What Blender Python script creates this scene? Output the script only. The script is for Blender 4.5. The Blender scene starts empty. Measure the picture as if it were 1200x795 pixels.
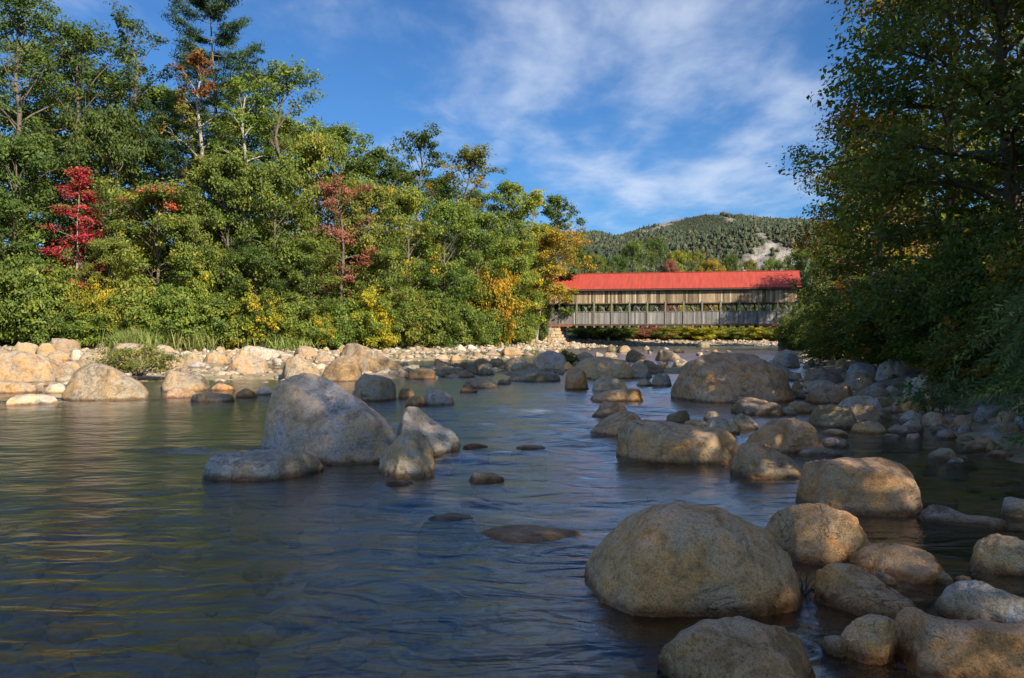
import bpy, bmesh, math, random
import numpy as np
from mathutils import Vector, Matrix

# ------------------------------------------------------------------ camera, sky, sun, exposure
scene = bpy.context.scene
W0, H0, FPX = 1200.0, 795.0, 942.0          # photograph size and focal length in its pixels
CAM_Z, HORIZON = 2.0, 391.0                 # eye height over the water, horizon row
cam_data = bpy.data.cameras.new('camera')
cam_data.sensor_width = 36.0
cam_data.lens = 36.0 * FPX / W0
cam_data.clip_start, cam_data.clip_end = 0.1, 9000.0
camera = bpy.data.objects.new('camera', cam_data)
scene.collection.objects.link(camera)
camera.location = (0, 0, CAM_Z)
camera.rotation_euler = (math.radians(90) - math.atan((H0 / 2 - HORIZON) / FPX), 0, 0)
scene.camera = camera

SUN_EL, SUN_AZ = math.radians(32), math.radians(138)   # azimuth clockwise from +Y
SKY_STRENGTH, SUN_STRENGTH, EXPOSURE = 0.15, 2.75, 1.78
scene.view_settings.view_transform = 'Standard'
scene.view_settings.look = 'None'
scene.view_settings.gamma = 1.0
scene.view_settings.exposure = EXPOSURE
scene.view_settings.use_curve_mapping = False
scene.render.engine = 'CYCLES'
scene.cycles.use_denoising = True
scene.cycles.max_bounces = 5
scene.cycles.diffuse_bounces = 2
scene.cycles.glossy_bounces = 2
scene.cycles.transparent_max_bounces = 8
scene.cycles.transmission_bounces = 4
scene.cycles.caustics_reflective = False
scene.cycles.caustics_refractive = False

world = bpy.data.worlds.new('World')
scene.world = world
world.use_nodes = True
wt = world.node_tree
wt.nodes.clear()

class G:
    """tiny node-graph helper"""
    def __init__(self, tree): self.t = tree
    def n(self, kind, inputs=None, **props):
        nd = self.t.nodes.new(kind)
        for k, v in props.items(): setattr(nd, k, v)
        for k, v in (inputs or {}).items():
            s = nd.inputs[k]
            if isinstance(v, bpy.types.NodeSocket): self.t.links.new(v, s)
            elif isinstance(v, bpy.types.Node): self.t.links.new(v.outputs[0], s)
            else: s.default_value = v
        return nd
    def math(self, op, a, b=0.0, c=0.0, clamp=False):
        return self.n('ShaderNodeMath', {0: a, 1: b, 2: c}, operation=op, use_clamp=clamp).outputs[0]
    def vmath(self, op, a, b=(0, 0, 0)):
        return self.n('ShaderNodeVectorMath', {0: a, 1: b}, operation=op).outputs[0]
    def noise(self, vec, scale, detail=4.0, rough=0.55, dist=0.0):
        return self.n('ShaderNodeTexNoise', {'Vector': vec, 'Scale': scale, 'Detail': detail, 'Roughness': rough, 'Distortion': dist}).outputs['Fac']
    def ramp(self, fac, stops, interp='LINEAR'):
        nd = self.n('ShaderNodeValToRGB', {'Fac': fac})
        cr = nd.color_ramp; cr.interpolation = interp
        while len(cr.elements) < len(stops): cr.elements.new(0.5)
        for e, (p, c) in zip(cr.elements, stops):
            e.position = p; e.color = (c, c, c, 1) if isinstance(c, (int, float)) else (*c[:3], 1)
        return nd.outputs['Color']
    def mix(self, fac, a, b, blend='MIX'):
        nd = self.n('ShaderNodeMix', data_type='RGBA', blend_type=blend)
        for idx, v in ((0, fac), (6, a), (7, b)):
            s = nd.inputs[idx]
            if isinstance(v, bpy.types.NodeSocket): self.t.links.new(v, s)
            elif isinstance(v, (int, float)): s.default_value = v if idx == 0 else (v, v, v, 1)
            else: s.default_value = (*v[:3], 1)
        return nd.outputs[2]
    def link(self, a, b): self.t.links.new(a, b)

g = G(wt)
sky = g.n('ShaderNodeTexSky', sky_type='NISHITA', sun_disc=False, sun_elevation=SUN_EL, sun_rotation=SUN_AZ,
          altitude=300.0, air_density=1.0, dust_density=0.6, ozone_density=1.6)
blue = g.mix(1.0, sky.outputs[0], (0.090, 0.172, 0.262), 'MULTIPLY')   # deep clear autumn blue
# thin drifting cloud sheet: the direction is projected on a plane overhead
gen = g.n('ShaderNodeTexCoord').outputs['Generated']
sep = g.n('ShaderNodeSeparateXYZ', {0: gen})
zz = g.math('MAXIMUM', g.math('ADD', sep.outputs['Z'], 0.07), 0.02)
px_ = g.math('DIVIDE', sep.outputs['X'], zz)
py_ = g.math('DIVIDE', sep.outputs['Y'], zz)
plane = g.n('ShaderNodeCombineXYZ', {0: px_, 1: py_, 2: 0.0}).outputs[0]
CLOUD_OFF, CLOUD_ROT = (2.5, 2.6, 9.0), math.radians(-12)
mp = g.n('ShaderNodeMapping', {'Vector': plane, 'Location': CLOUD_OFF, 'Rotation': (0, 0, CLOUD_ROT), 'Scale': (1.15, 0.62, 1.0)}).outputs[0]
big = g.noise(mp, 0.55, 2.0, 0.5)
fine = g.noise(mp, 2.6, 7.0, 0.56, 0.15)
cov = g.math('ADD', g.math('MULTIPLY', big, 1.15), g.math('MULTIPLY', fine, 0.75))
cloud = g.n('ShaderNodeMapRange', {'Value': cov, 'From Min': 0.91, 'From Max': 1.30, 'To Min': 0.0, 'To Max': 0.62}, interpolation_type='SMOOTHSTEP').outputs[0]
above = g.n('ShaderNodeMapRange', {'Value': sep.outputs['Z'], 'From Min': 0.0, 'From Max': 0.06}).outputs[0]
cloud = g.math('MULTIPLY', cloud, above)
cloudcol = g.mix(fine, (1.05, 1.28, 1.68), (1.95, 2.05, 2.25))
# thin cloud scatters forward; sunward brightening added to fill the shaded foreground
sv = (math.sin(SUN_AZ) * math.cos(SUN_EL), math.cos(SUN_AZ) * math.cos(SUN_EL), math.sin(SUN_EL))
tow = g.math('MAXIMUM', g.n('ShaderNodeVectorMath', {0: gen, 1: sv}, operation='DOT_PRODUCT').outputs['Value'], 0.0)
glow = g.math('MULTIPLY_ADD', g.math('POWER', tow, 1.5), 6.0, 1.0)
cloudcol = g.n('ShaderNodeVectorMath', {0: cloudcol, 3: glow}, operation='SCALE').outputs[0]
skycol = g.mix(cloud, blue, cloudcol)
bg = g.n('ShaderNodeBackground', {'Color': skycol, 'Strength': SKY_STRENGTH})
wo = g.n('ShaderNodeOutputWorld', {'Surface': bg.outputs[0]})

sun_data = bpy.data.lights.new('sun', 'SUN')
sun_data.energy = SUN_STRENGTH
sun_data.angle = math.radians(0.55)
sun_data.color = (1.0, 0.90, 0.74)
sun = bpy.data.objects.new('sun', sun_data)
scene.collection.objects.link(sun)
TO_SUN = Vector((math.sin(SUN_AZ) * math.cos(SUN_EL), math.cos(SUN_AZ) * math.cos(SUN_EL), math.sin(SUN_EL)))
sun.rotation_euler = TO_SUN.to_track_quat('Z', 'Y').to_euler()
sun.location = (30, -30, 60)

# ------------------------------------------------------------------ helpers
rng = np.random.default_rng(11)
COL = scene.collection
KY = (H0 / 2 - HORIZON)
def at(px, py, d):
    """world point seen at a photograph pixel, d metres ahead"""
    return Vector(((px - 600) / FPX * d, d, CAM_Z - (py - HORIZON) / FPX * d))
def depth_of(py, z=0.0):
    return FPX * (CAM_Z - z) / (py - HORIZON)

_perm = np.random.default_rng(5).permutation(256).astype(np.int64)
_perm = np.concatenate([_perm, _perm, _perm])
_grad = np.random.default_rng(6).normal(size=(256, 3)); _grad /= np.linalg.norm(_grad, axis=1)[:, None]
def perlin(p):
    p = np.asarray(p, float)
    i = np.floor(p).astype(np.int64); f = p - i
    i &= 255
    u = f * f * f * (f * (f * 6 - 15) + 10)
    def gr(dx, dy, dz):
        h = _perm[_perm[_perm[(i[:, 0] + dx) & 255] + ((i[:, 1] + dy) & 255)] + ((i[:, 2] + dz) & 255)]
        return np.einsum('ij,ij->i', _grad[h], f - np.array([dx, dy, dz]))
    def lerp(a, b, t): return a + t * (b - a)
    x00 = lerp(gr(0, 0, 0), gr(1, 0, 0), u[:, 0]); x10 = lerp(gr(0, 1, 0), gr(1, 1, 0), u[:, 0])
    x01 = lerp(gr(0, 0, 1), gr(1, 0, 1), u[:, 0]); x11 = lerp(gr(0, 1, 1), gr(1, 1, 1), u[:, 0])
    return lerp(lerp(x00, x10, u[:, 1]), lerp(x01, x11, u[:, 1]), u[:, 2]) * 1.5
def fbm(p, oct=4, gain=0.5, lac=2.03):
    p = np.asarray(p, float); a = 1.0; s = np.zeros(len(p))
    for k in range(oct):
        s += a * perlin(p + 17.3 * k); p = p * lac; a *= gain
    return s

def mesh_from(name, V, F, smooth=True, mat=None):
    """F: int array (n,3)/(n,4) or a list of such arrays"""
    me = bpy.data.meshes.new(name)
    V = np.asarray(V, np.float32)
    Fs = F if isinstance(F, list) else [F]
    Fs = [np.asarray(f, np.int32) for f in Fs if len(f)]
    me.vertices.add(len(V)); me.vertices.foreach_set('co', V.ravel())
    nl = sum(f.size for f in Fs); nf = sum(len(f) for f in Fs)
    me.loops.add(nl); me.loops.foreach_set('vertex_index', np.concatenate([f.ravel() for f in Fs]))
    me.polygons.add(nf)
    tot = np.concatenate([np.full(len(f), f.shape[1], np.int32) for f in Fs])
    st = np.concatenate([[0], np.cumsum(tot)[:-1]]).astype(np.int32)
    me.polygons.foreach_set('loop_start', st); me.polygons.foreach_set('loop_total', tot)
    me.polygons.foreach_set('use_smooth', np.full(nf, smooth, bool))
    me.update(calc_edges=True)
    if mat: me.materials.append(mat)
    return me
def set_col(me, name, C):
    a = me.attributes.new(name, 'FLOAT_COLOR', 'POINT')
    C = np.asarray(C, np.float32)
    if C.shape[1] == 3: C = np.hstack([C, np.ones((len(C), 1), np.float32)])
    a.data.foreach_set('color', C.ravel())
def obj(name, me, parent=None, loc=None, rz=None):
    o = bpy.data.objects.new(name, me); COL.objects.link(o)
    if parent: o.parent = parent
    if loc is not None: o.location = loc
    if rz is not None: o.rotation_euler = (0, 0, rz)
    return o
def empty(name, loc=(0, 0, 0), rz=0.0):
    o = bpy.data.objects.new(name, None); COL.objects.link(o)
    o.empty_display_size = 0.3
    o.location = loc; o.rotation_euler = (0, 0, rz)
    return o
def tag(o, label=None, cat=None, group=None, kind=None):
    if label: o['label'] = label
    if cat: o['category'] = cat
    if group: o['group'] = group
    if kind: o['kind'] = kind
    return o
def box_arrays(cx, cy, cz, sx, sy, sz, R=None):
    v = np.array([[x, y, z] for x in (-.5, .5) for y in (-.5, .5) for z in (-.5, .5)]) * [sx, sy, sz]
    if R is not None: v = v @ np.array(R).T
    v = v + [cx, cy, cz]
    f = np.array([[0, 1, 3, 2], [4, 6, 7, 5], [0, 4, 5, 1], [2, 3, 7, 6], [0, 2, 6, 4], [1, 5, 7, 3]])
    return v, f
class MB:
    def __init__(self): self.V = []; self.F = []; self.C = []; self.n = 0
    def add(self, v, f, c=None):
        self.V.append(v); self.F.append(np.asarray(f) + self.n); self.n += len(v)
        if c is not None: self.C.append(np.tile(np.asarray(c, float)[:3], (len(v), 1)))
    def box(self, cx, cy, cz, sx, sy, sz, R=None, c=None):
        v, f = box_arrays(cx, cy, cz, sx, sy, sz, R); self.add(v, f, c)
    def mesh(self, name, mat, smooth=False, attr=None):
        me = mesh_from(name, np.vstack(self.V), self.F, smooth, mat)
        if attr and self.C: set_col(me, attr, np.vstack(self.C))
        return me

# ------------------------------------------------------------------ materials
def new_mat(name):
    m = bpy.data.materials.new(name); m.use_nodes = True
    m.node_tree.nodes.clear()
    return m, G(m.node_tree)
def finish(gr, shader, disp=None):
    gr.n('ShaderNodeOutputMaterial', {'Surface': shader})

def mat_rock():
    m, q = new_mat('river_rock')
    oi = q.n('ShaderNodeObjectInfo')
    co = q.n('ShaderNodeTexCoord').outputs['Object']
    rnd = q.math('MULTIPLY', oi.outputs['Random'], 60.0)
    v = q.vmath('ADD', co, q.n('ShaderNodeCombineXYZ', {0: rnd, 1: rnd, 2: rnd}).outputs[0])
    base = oi.outputs['Color']
    broad = q.noise(v, 1.5, 5, 0.6, 0.5)
    mid = q.noise(v, 6.0, 6, 0.65, 0.4)
    grain = q.noise(v, 75.0, 4, 0.75)
    warm = q.mix(1.0, base, (1.06, 0.84, 0.56), 'MULTIPLY')
    cold = q.mix(1.0, base, (0.86, 0.88, 0.92), 'MULTIPLY')
    c = q.mix(q.ramp(broad, [(0.42, 0.0), (0.57, 1.0)]), warm, cold)
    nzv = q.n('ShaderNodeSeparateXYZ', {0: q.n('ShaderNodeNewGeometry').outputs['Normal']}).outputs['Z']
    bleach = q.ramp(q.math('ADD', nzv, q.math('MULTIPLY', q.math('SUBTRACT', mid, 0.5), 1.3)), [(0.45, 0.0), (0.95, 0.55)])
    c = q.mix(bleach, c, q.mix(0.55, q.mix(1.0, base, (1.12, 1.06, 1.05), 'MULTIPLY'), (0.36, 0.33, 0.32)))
    stain = q.math('ADD', q.noise(v, 2.0, 7, 0.72, 1.2), q.math('MULTIPLY_ADD', oi.outputs['Random'], 0.14, -0.07))
    c = q.mix(q.ramp(stain, [(0.36, 0.78), (0.49, 0.0)]), c, q.mix(1.0, base, (0.50, 0.44, 0.38), 'MULTIPLY'))
    c = q.mix(q.ramp(stain, [(0.54, 0.0), (0.66, 0.6)]), c, q.mix(1.0, base, (1.15, 0.78, 0.42), 'MULTIPLY'))
    c = q.mix(q.ramp(mid, [(0.32, 0.70), (0.50, 0.0)]), c, q.mix(1.0, base, (0.46, 0.36, 0.25), 'MULTIPLY'))
    # pale lichen and quartz patches
    vor = q.n('ShaderNodeTexVoronoi', {'Vector': q.vmath('ADD', v, q.n('ShaderNodeCombineXYZ', {0: mid, 1: broad, 2: mid}).outputs[0]), 'Scale': 3.2, 'Randomness': 1.0}).outputs['Distance']
    lich = q.math('MULTIPLY', q.ramp(vor, [(0.10, 1.0), (0.19, 0.0)]), q.ramp(broad, [(0.47, 0.0), (0.60, 0.7)]))
    c = q.mix(lich, c, q.mix(1.0, base, (1.25, 1.35, 1.45), 'MULTIPLY'))
    # dark specks of granite
    sp = q.ramp(grain, [(0.30, 0.25), (0.47, 1.0), (0.68, 1.3)])
    c = q.mix(1.0, c, sp, 'MULTIPLY')
    pits = q.noise(v, 24.0, 4, 0.7)
    c = q.mix(1.0, c, q.ramp(pits, [(0.30, 0.62), (0.46, 1.0), (0.7, 1.08)]), 'MULTIPLY')
    # thin wandering cracks and mineral veins
    seam = q.math('ABSOLUTE', q.math('SUBTRACT', q.noise(q.vmath('MULTIPLY', v, (1.0, 1.0, 2.4)), 0.9, 5, 0.6, 0.8), 0.5))
    crack = q.math('MULTIPLY', q.ramp(seam, [(0.0, 1.0), (0.006, 0.0)]), q.ramp(broad, [(0.50, 0.0), (0.60, 1.0)]))
    c = q.mix(q.math('MULTIPLY', crack, 0.35), c, (0.05, 0.025, 0.02))
    # wet band at the water line
    pos = q.n('ShaderNodeSeparateXYZ', {0: q.n('ShaderNodeNewGeometry').outputs['Position']}).outputs['Z']
    wl = q.math('ADD', pos, q.math('MULTIPLY', q.math('SUBTRACT', mid, 0.5), 0.10))
    wet = q.ramp(q.math('ADD', wl, 0.5), [(0.53, 1.0), (0.595, 0.0)])
    c = q.mix(wet, c, q.mix(1.0, c, (0.36, 0.28, 0.20), 'MULTIPLY'))
    rough = q.math('MULTIPLY_ADD', wet, -0.5, 0.86)
    h = q.math('ADD', q.math('MULTIPLY', mid, 0.5), q.math('MULTIPLY', pits, 0.22))
    h = q.math('ADD', h, q.math('MULTIPLY', grain, 0.07))
    h = q.math('SUBTRACT', h, q.math('MULTIPLY', crack, 0.3))
    b = q.n('ShaderNodeBump', {'Strength': 0.9, 'Distance': 0.10, 'Height': h})
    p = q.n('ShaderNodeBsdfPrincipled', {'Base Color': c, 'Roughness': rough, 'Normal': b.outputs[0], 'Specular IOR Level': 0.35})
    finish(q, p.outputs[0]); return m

def mat_leaf(name='foliage', trans=0.42, gloss=0.35):
    m, q = new_mat(name)
    a = q.n('ShaderNodeAttribute', attribute_name='leaf_color').outputs['Color']
    oi = q.n('ShaderNodeObjectInfo').outputs['Random']
    c = q.n('ShaderNodeHueSaturation', {'Hue': q.math('MULTIPLY_ADD', oi, 0.016, 0.492), 'Saturation': 1.0,
            'Value': q.math('MULTIPLY_ADD', oi, 0.24, 0.88), 'Color': a}).outputs[0]
    p = q.n('ShaderNodeBsdfPrincipled', {'Base Color': c, 'Roughness': 0.55, 'Specular IOR Level': gloss})
    t = q.n('ShaderNodeBsdfTranslucent', {'Color': q.mix(1.0, c, (1.35, 1.25, 0.55), 'MULTIPLY')})
    finish(q, q.n('ShaderNodeMixShader', {0: trans, 1: p.outputs[0], 2: t.outputs[0]}).outputs[0]); return m

def mat_attr(name, attr, rough=0.85, grain=(3.0, 3.0, 3.0), gscale=4.0, lo=0.6, hi=1.15, bump=0.3, bdist=0.02):
    m, q = new_mat(name)
    a = q.n('ShaderNodeAttribute', attribute_name=attr).outputs['Color']
    co = q.n('ShaderNodeTexCoord').outputs['Object']
    n = q.noise(q.vmath('MULTIPLY', co, grain), gscale, 6, 0.65)
    c = q.mix(1.0, a, q.ramp(n, [(0.3, lo), (0.68, hi)]), 'MULTIPLY')
    b = q.n('ShaderNodeBump', {'Strength': bump, 'Distance': bdist, 'Height': n})
    p = q.n('ShaderNodeBsdfPrincipled', {'Base Color': c, 'Roughness': rough, 'Normal': b.outputs[0], 'Specular IOR Level': 0.25})
    finish(q, p.outputs[0]); return m

def mat_bark(name, c0, c1, sc=(6, 6, 1.2)):
    m, q = new_mat(name)
    co = q.n('ShaderNodeTexCoord').outputs['Object']
    n = q.noise(q.vmath('MULTIPLY', co, sc), 2.2, 6, 0.7, 0.4)
    c = q.ramp(n, [(0.32, c0), (0.62, c1)])
    b = q.n('ShaderNodeBump', {'Strength': 0.6, 'Distance': 0.03, 'Height': n})
    p = q.n('ShaderNodeBsdfPrincipled', {'Base Color': c, 'Roughness': 0.9, 'Normal': b.outputs[0], 'Specular IOR Level': 0.15})
    finish(q, p.outputs[0]); return m

def mat_water():
    m, q = new_mat('river_water')
    pos = q.n('ShaderNodeNewGeometry').outputs['Position']
    v1 = q.n('ShaderNodeMapping', {'Vector': pos, 'Rotation': (0, 0, math.radians(9)), 'Scale': (0.9, 1.9, 1.0)}).outputs[0]
    n1 = q.noise(v1, 1.3, 3, 0.45, 1.4)
    v2 = q.n('ShaderNodeMapping', {'Vector': pos, 'Rotation': (0, 0, math.radians(-14)), 'Scale': (1.0, 3.0, 1.0)}).outputs[0]
    n2 = q.noise(v2, 4.5, 4, 0.55, 0.8)
    h = q.math('ADD', n1, q.math('MULTIPLY', n2, 0.13))
    b = q.n('ShaderNodeBump', {'Strength': 0.7, 'Distance': 0.07, 'Height': h})
    nz = b.outputs[0]
    fr = q.n('ShaderNodeFresnel', {'IOR': 1.42, 'Normal': nz}).outputs[0]
    fr = q.math('MINIMUM', q.math('MULTIPLY_ADD', fr, 1.2, 0.015), 1.0)
    refl = q.n('ShaderNodeBsdfGlossy', {'Color': (1, 1, 1, 1), 'Roughness': 0.19, 'Normal': nz})
    deep = q.n('ShaderNodeBsdfTransparent', {'Color': (0.93, 0.87, 0.64, 1)})
    mx = q.n('ShaderNodeMixShader', {0: fr, 1: deep.outputs[0], 2: refl.outputs[0]})
    foam = q.n('ShaderNodeAttribute', attribute_name='foam').outputs['Fac']
    fn = q.ramp(q.math('MULTIPLY', foam, q.math('ADD', q.noise(v2, 3.0, 6, 0.65, 0.6), 0.35)), [(0.58, 0.0), (1.05, 0.26)])
    white = q.n('ShaderNodeBsdfDiffuse', {'Color': (0.75, 0.78, 0.82, 1)})
    mx2 = q.n('ShaderNodeMixShader', {0: fn, 1: mx.outputs[0], 2: white.outputs[0]})
    finish(q, mx2.outputs[0]); return m

def mat_ground():
    m, q = new_mat('ground_cover')
    a = q.n('ShaderNodeAttribute', attribute_name='ground_color').outputs['Color']
    pos = q.n('ShaderNodeNewGeometry').outputs['Position']
    vo = q.n('ShaderNodeTexVoronoi', {'Vector': pos, 'Scale': 4.5})
    n = q.noise(pos, 1.1, 6, 0.65)
    c = q.mix(1.0, a, q.ramp(n, [(0.3, 0.55), (0.7, 1.3)]), 'MULTIPLY')
    c = q.mix(0.55, c, q.mix(1.0, c, q.mix(0.6, vo.outputs['Color'], (0.8, 0.8, 0.8)), 'MULTIPLY'))
    b = q.n('ShaderNodeBump', {'Strength': 0.7, 'Distance': 0.08, 'Height': q.math('SUBTRACT', 1.0, vo.outputs['Distance'])})
    p = q.n('ShaderNodeBsdfPrincipled', {'Base Color': c, 'Roughness': 0.9, 'Normal': b.outputs[0], 'Specular IOR Level': 0.2})
    finish(q, p.outputs[0]); return m

def mat_roof():
    m, q = new_mat('red_roof')
    co = q.n('ShaderNodeTexCoord').outputs['Object']
    n = q.noise(q.vmath('MULTIPLY', co, (2.2, 0.35, 0.35)), 1.2, 7, 0.72)
    c = q.ramp(n, [(0.32, (0.25, 0.042, 0.030)), (0.7, (0.43, 0.066, 0.040))])
    p = q.n('ShaderNodeBsdfPrincipled', {'Base Color': c, 'Roughness': 0.6, 'Specular IOR Level': 0.3})
    finish(q, p.outputs[0]); return m

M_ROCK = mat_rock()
M_LEAF = mat_leaf()
M_NEEDLE = mat_leaf('needles', 0.12, 0.25)
M_FAR = mat_attr('far_forest', 'leaf_color', 0.9, (1, 1, 1), 0.15, 0.75, 1.2, 0.0)
M_BARK = mat_bark('grey_bark', (0.07, 0.055, 0.042), (0.17, 0.14, 0.11))
M_BIRCH = mat_bark('birch_bark', (0.12, 0.10, 0.08), (0.40, 0.36, 0.30), (3, 3, 5))
M_WOOD = mat_attr('weathered_boards', 'board_color', 0.85, (14.0, 14.0, 1.1), 1.0, 0.55, 1.25, 0.25, 0.01)
M_BEAM = mat_bark('old_beams', (0.10, 0.085, 0.07), (0.26, 0.235, 0.20), (3, 3, 3))
M_DARKBEAM = mat_bark('dark_beams', (0.05, 0.035, 0.028), (0.12, 0.08, 0.06), (3, 3, 3))
M_RUST = mat_bark('rusty_beam', (0.14, 0.05, 0.032), (0.30, 0.12, 0.075), (2, 2, 2))
M_WATER = mat_water()
M_GROUND = mat_ground()
M_ROOF = mat_roof()

# ------------------------------------------------------------------ terrain: river bed, banks, valley floor
LEFT_LINE = np.array([(-400, 20), (-90, 62), (-46, 71), (-35, 73.5), (-25, 78), (-14, 90), (-4.5, 105), (4.0, 120), (9, 129), (18, 135), (34, 139), (60, 141), (140, 138), (400, 120)], float)
RIGHT_LINE = np.array([(12, -400), (11, -40), (10.4, 0), (10.1, 6), (9.9, 10), (10.4, 14), (11.3, 17.5), (13.2, 25), (16, 36), (20, 48), (29, 75), (43, 110), (60, 119), (140, 118), (400, 95)], float)
def seg_dist(P, L):
    best = np.full(len(P), 1e9); side = np.zeros(len(P))
    for a, b in zip(L[:-1], L[1:]):
        ab = b - a; ap = P - a
        t = np.clip((ap @ ab) / (ab @ ab), 0, 1)
        q = ap - t[:, None] * ab
        d = np.hypot(q[:, 0], q[:, 1])
        s = ab[0] * ap[:, 1] - ab[1] * ap[:, 0]
        m = d < best - 1e-6
        best = np.where(m, d, best); side = np.where(m, s, side)
    return best * np.sign(side)
def ground_z(P):
    """height of the ground at (n,2) points; water level is 0"""
    P = np.atleast_2d(np.asarray(P, float))
    dl = seg_dist(P, LEFT_LINE)            # >0 inland of the left bank
    dr = -seg_dist(P, RIGHT_LINE)          # >0 inland of the right bank
    n3 = np.c_[P * 0.35, np.full(len(P), 3.3)]
    n = fbm(n3, 3) * 0.10
    bed = -0.42 + 0.12 * fbm(np.c_[P * 0.12, np.full(len(P), 9.1)], 2)
    zl = np.where(dl < 0, 0.85 + 0.095 * dl, 0.85 + 1.6 * (1 - np.exp(-np.maximum(dl, 0) / 9)))
    zr = np.where(dr < 0, 0.55 + 0.23 * dr, 0.55 + 1.7 * (1 - np.exp(-np.maximum(dr, 0) / 7)))
    near = np.clip((P[:, 1] - 52) / 12, 0, 1)
    zl = np.where(dl < 0, zl * near + bed * (1 - near), zl)
    # low stone bars: one on the left, one across the middle
    for a, b, hw, top in (((-34, 36), (-7, 39), 5.0, .15), ((-6, 45), (9, 44), 6.5, .03), ((-24, 55), (-6, 66), 6.5, .12)):
        a = np.array(a, float); b = np.array(b, float); ab = b - a; t_ = np.clip(((P - a) @ ab) / (ab @ ab), 0, 1)
        dd_ = np.linalg.norm(P - a - t_[:, None] * ab, axis=1)
        bed = np.maximum(bed, top - .5 * np.maximum(dd_ / hw - .55, 0) + .13 * perlin(np.c_[P * .4, np.full(len(P), 2.0)]))
    z = np.maximum(np.maximum(zl, zr), bed)
    return z + n
def gz(x, y): return float(ground_z([(x, y)])[0])

def sinh_axis(n, k, lim, c):
    a = math.asinh(lim / k); return c + k * np.sinh(np.linspace(-a, a, n))
xs = sinh_axis(260, 14, 4200, 2.0); ys = sinh_axis(270, 17, 4200, 22.0)
X, Y = np.meshgrid(xs, ys)
P = np.c_[X.ravel(), Y.ravel()]
Z = ground_z(P)
nx, ny = len(xs), len(ys)
idx = np.arange(nx * ny).reshape(ny, nx)
F = np.stack([idx[:-1, :-1], idx[:-1, 1:], idx[1:, 1:], idx[1:, :-1]], -1).reshape(-1, 4)
me = mesh_from('ground', np.c_[P, Z], F, True, M_GROUND)
inland = np.maximum(seg_dist(P, LEFT_LINE), -seg_dist(P, RIGHT_LINE))
gcol = np.zeros((len(P), 3))
t = np.clip((inland + 0.5) / 2.0, 0, 1)[:, None]
w = np.clip((Z + 0.05) / 0.2, 0, 1)[:, None]
bedc = np.array([0.38, 0.285, 0.125]); grav = np.array([0.36, 0.29, 0.20]); soil = np.array([0.055, 0.06, 0.025])
gcol = (bedc * (1 - w) + grav * w) * (1 - t) + soil * t
set_col(me, 'ground_color', gcol)
tag(obj('ground', me), kind='structure')

# ------------------------------------------------------------------ water sheet
RIFFLES = [(-5.2, 13.6, 1.3, 0.5), (-0.8, 9.4, 0.8, 0.35), (0.35, 8.6, 0.9, 0.35), (1.5, 16.0, 2.2, 1.5), (1.0, 20.5, 2.8, 2.0),
           (-2.5, 17.5, 1.5, 1.2), (-0.6, 13.0, 1.2, 0.9), (4.0, 27.5, 3.0, 2.5), (-13.5, 24, 3.0, 1.0), (2.6, 13.5, 1.5, 1.2), (0.6, 15.2, .9, .35), (2.4, 17.6, 1.0, .4), (3.6, 21, 1.2, .5), (2.9, 24.5, 1.3, .6), (1.7, 26.8, 1.2, .6), (5.3, 29, 1.0, .6), (4.2, 19.0, .8, .35), (-.9, 11.2, .6, .25), (6.8, 33, 2.5, 3.0)]
def water_z(P, foam=False):
    x, y = P[:, 0], P[:, 1]
    amp = np.full(len(P), 0.42) + .9 * np.exp(-((x - 1.2 - .05 * y) / 3.5) ** 2 - ((y - 18) / 8.5) ** 2); fo = np.zeros(len(P))
    for cx, cy, rx, ry in RIFFLES:
        gss = np.exp(-((x - cx) / rx) ** 2 - ((y - cy) / ry) ** 2)
        amp += 2.1 * gss; fo = np.maximum(fo, gss)
    a = fbm(np.c_[x * 0.55 + 0.2 * y, y * 1.5, np.zeros(len(P))], 3)
    b = fbm(np.c_[x * 1.5 - 0.3 * y, y * 3.2, np.full(len(P), 4.0)], 2)
    z = amp * (0.030 * a + 0.014 * b)
    return (z, fo) if foam else z
nyw, nxw = 380, 200
yw = np.concatenate([np.linspace(-40, 2.4, 12, endpoint=False), np.geomspace(2.5, 190, nyw - 12)])
sw = np.linspace(-1.3, 1.1, nxw)
SX, YY = np.meshgrid(sw, yw)
XX = SX * (np.maximum(YY, 0) + 9.0)
P = np.c_[XX.ravel(), YY.ravel()]
zw, fo = water_z(P, True)
idx = np.arange(nxw * nyw).reshape(nyw, nxw)
F = np.stack([idx[:-1, :-1], idx[:-1, 1:], idx[1:, 1:], idx[1:, :-1]], -1).reshape(-1, 4)
me = mesh_from('river_water', np.c_[P, zw], F, True, M_WATER)
at_ = me.attributes.new('foam', 'FLOAT', 'POINT'); at_.data.foreach_set('value', fo.astype(np.float32))
tag(obj('river_water', me), kind='structure')

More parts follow.
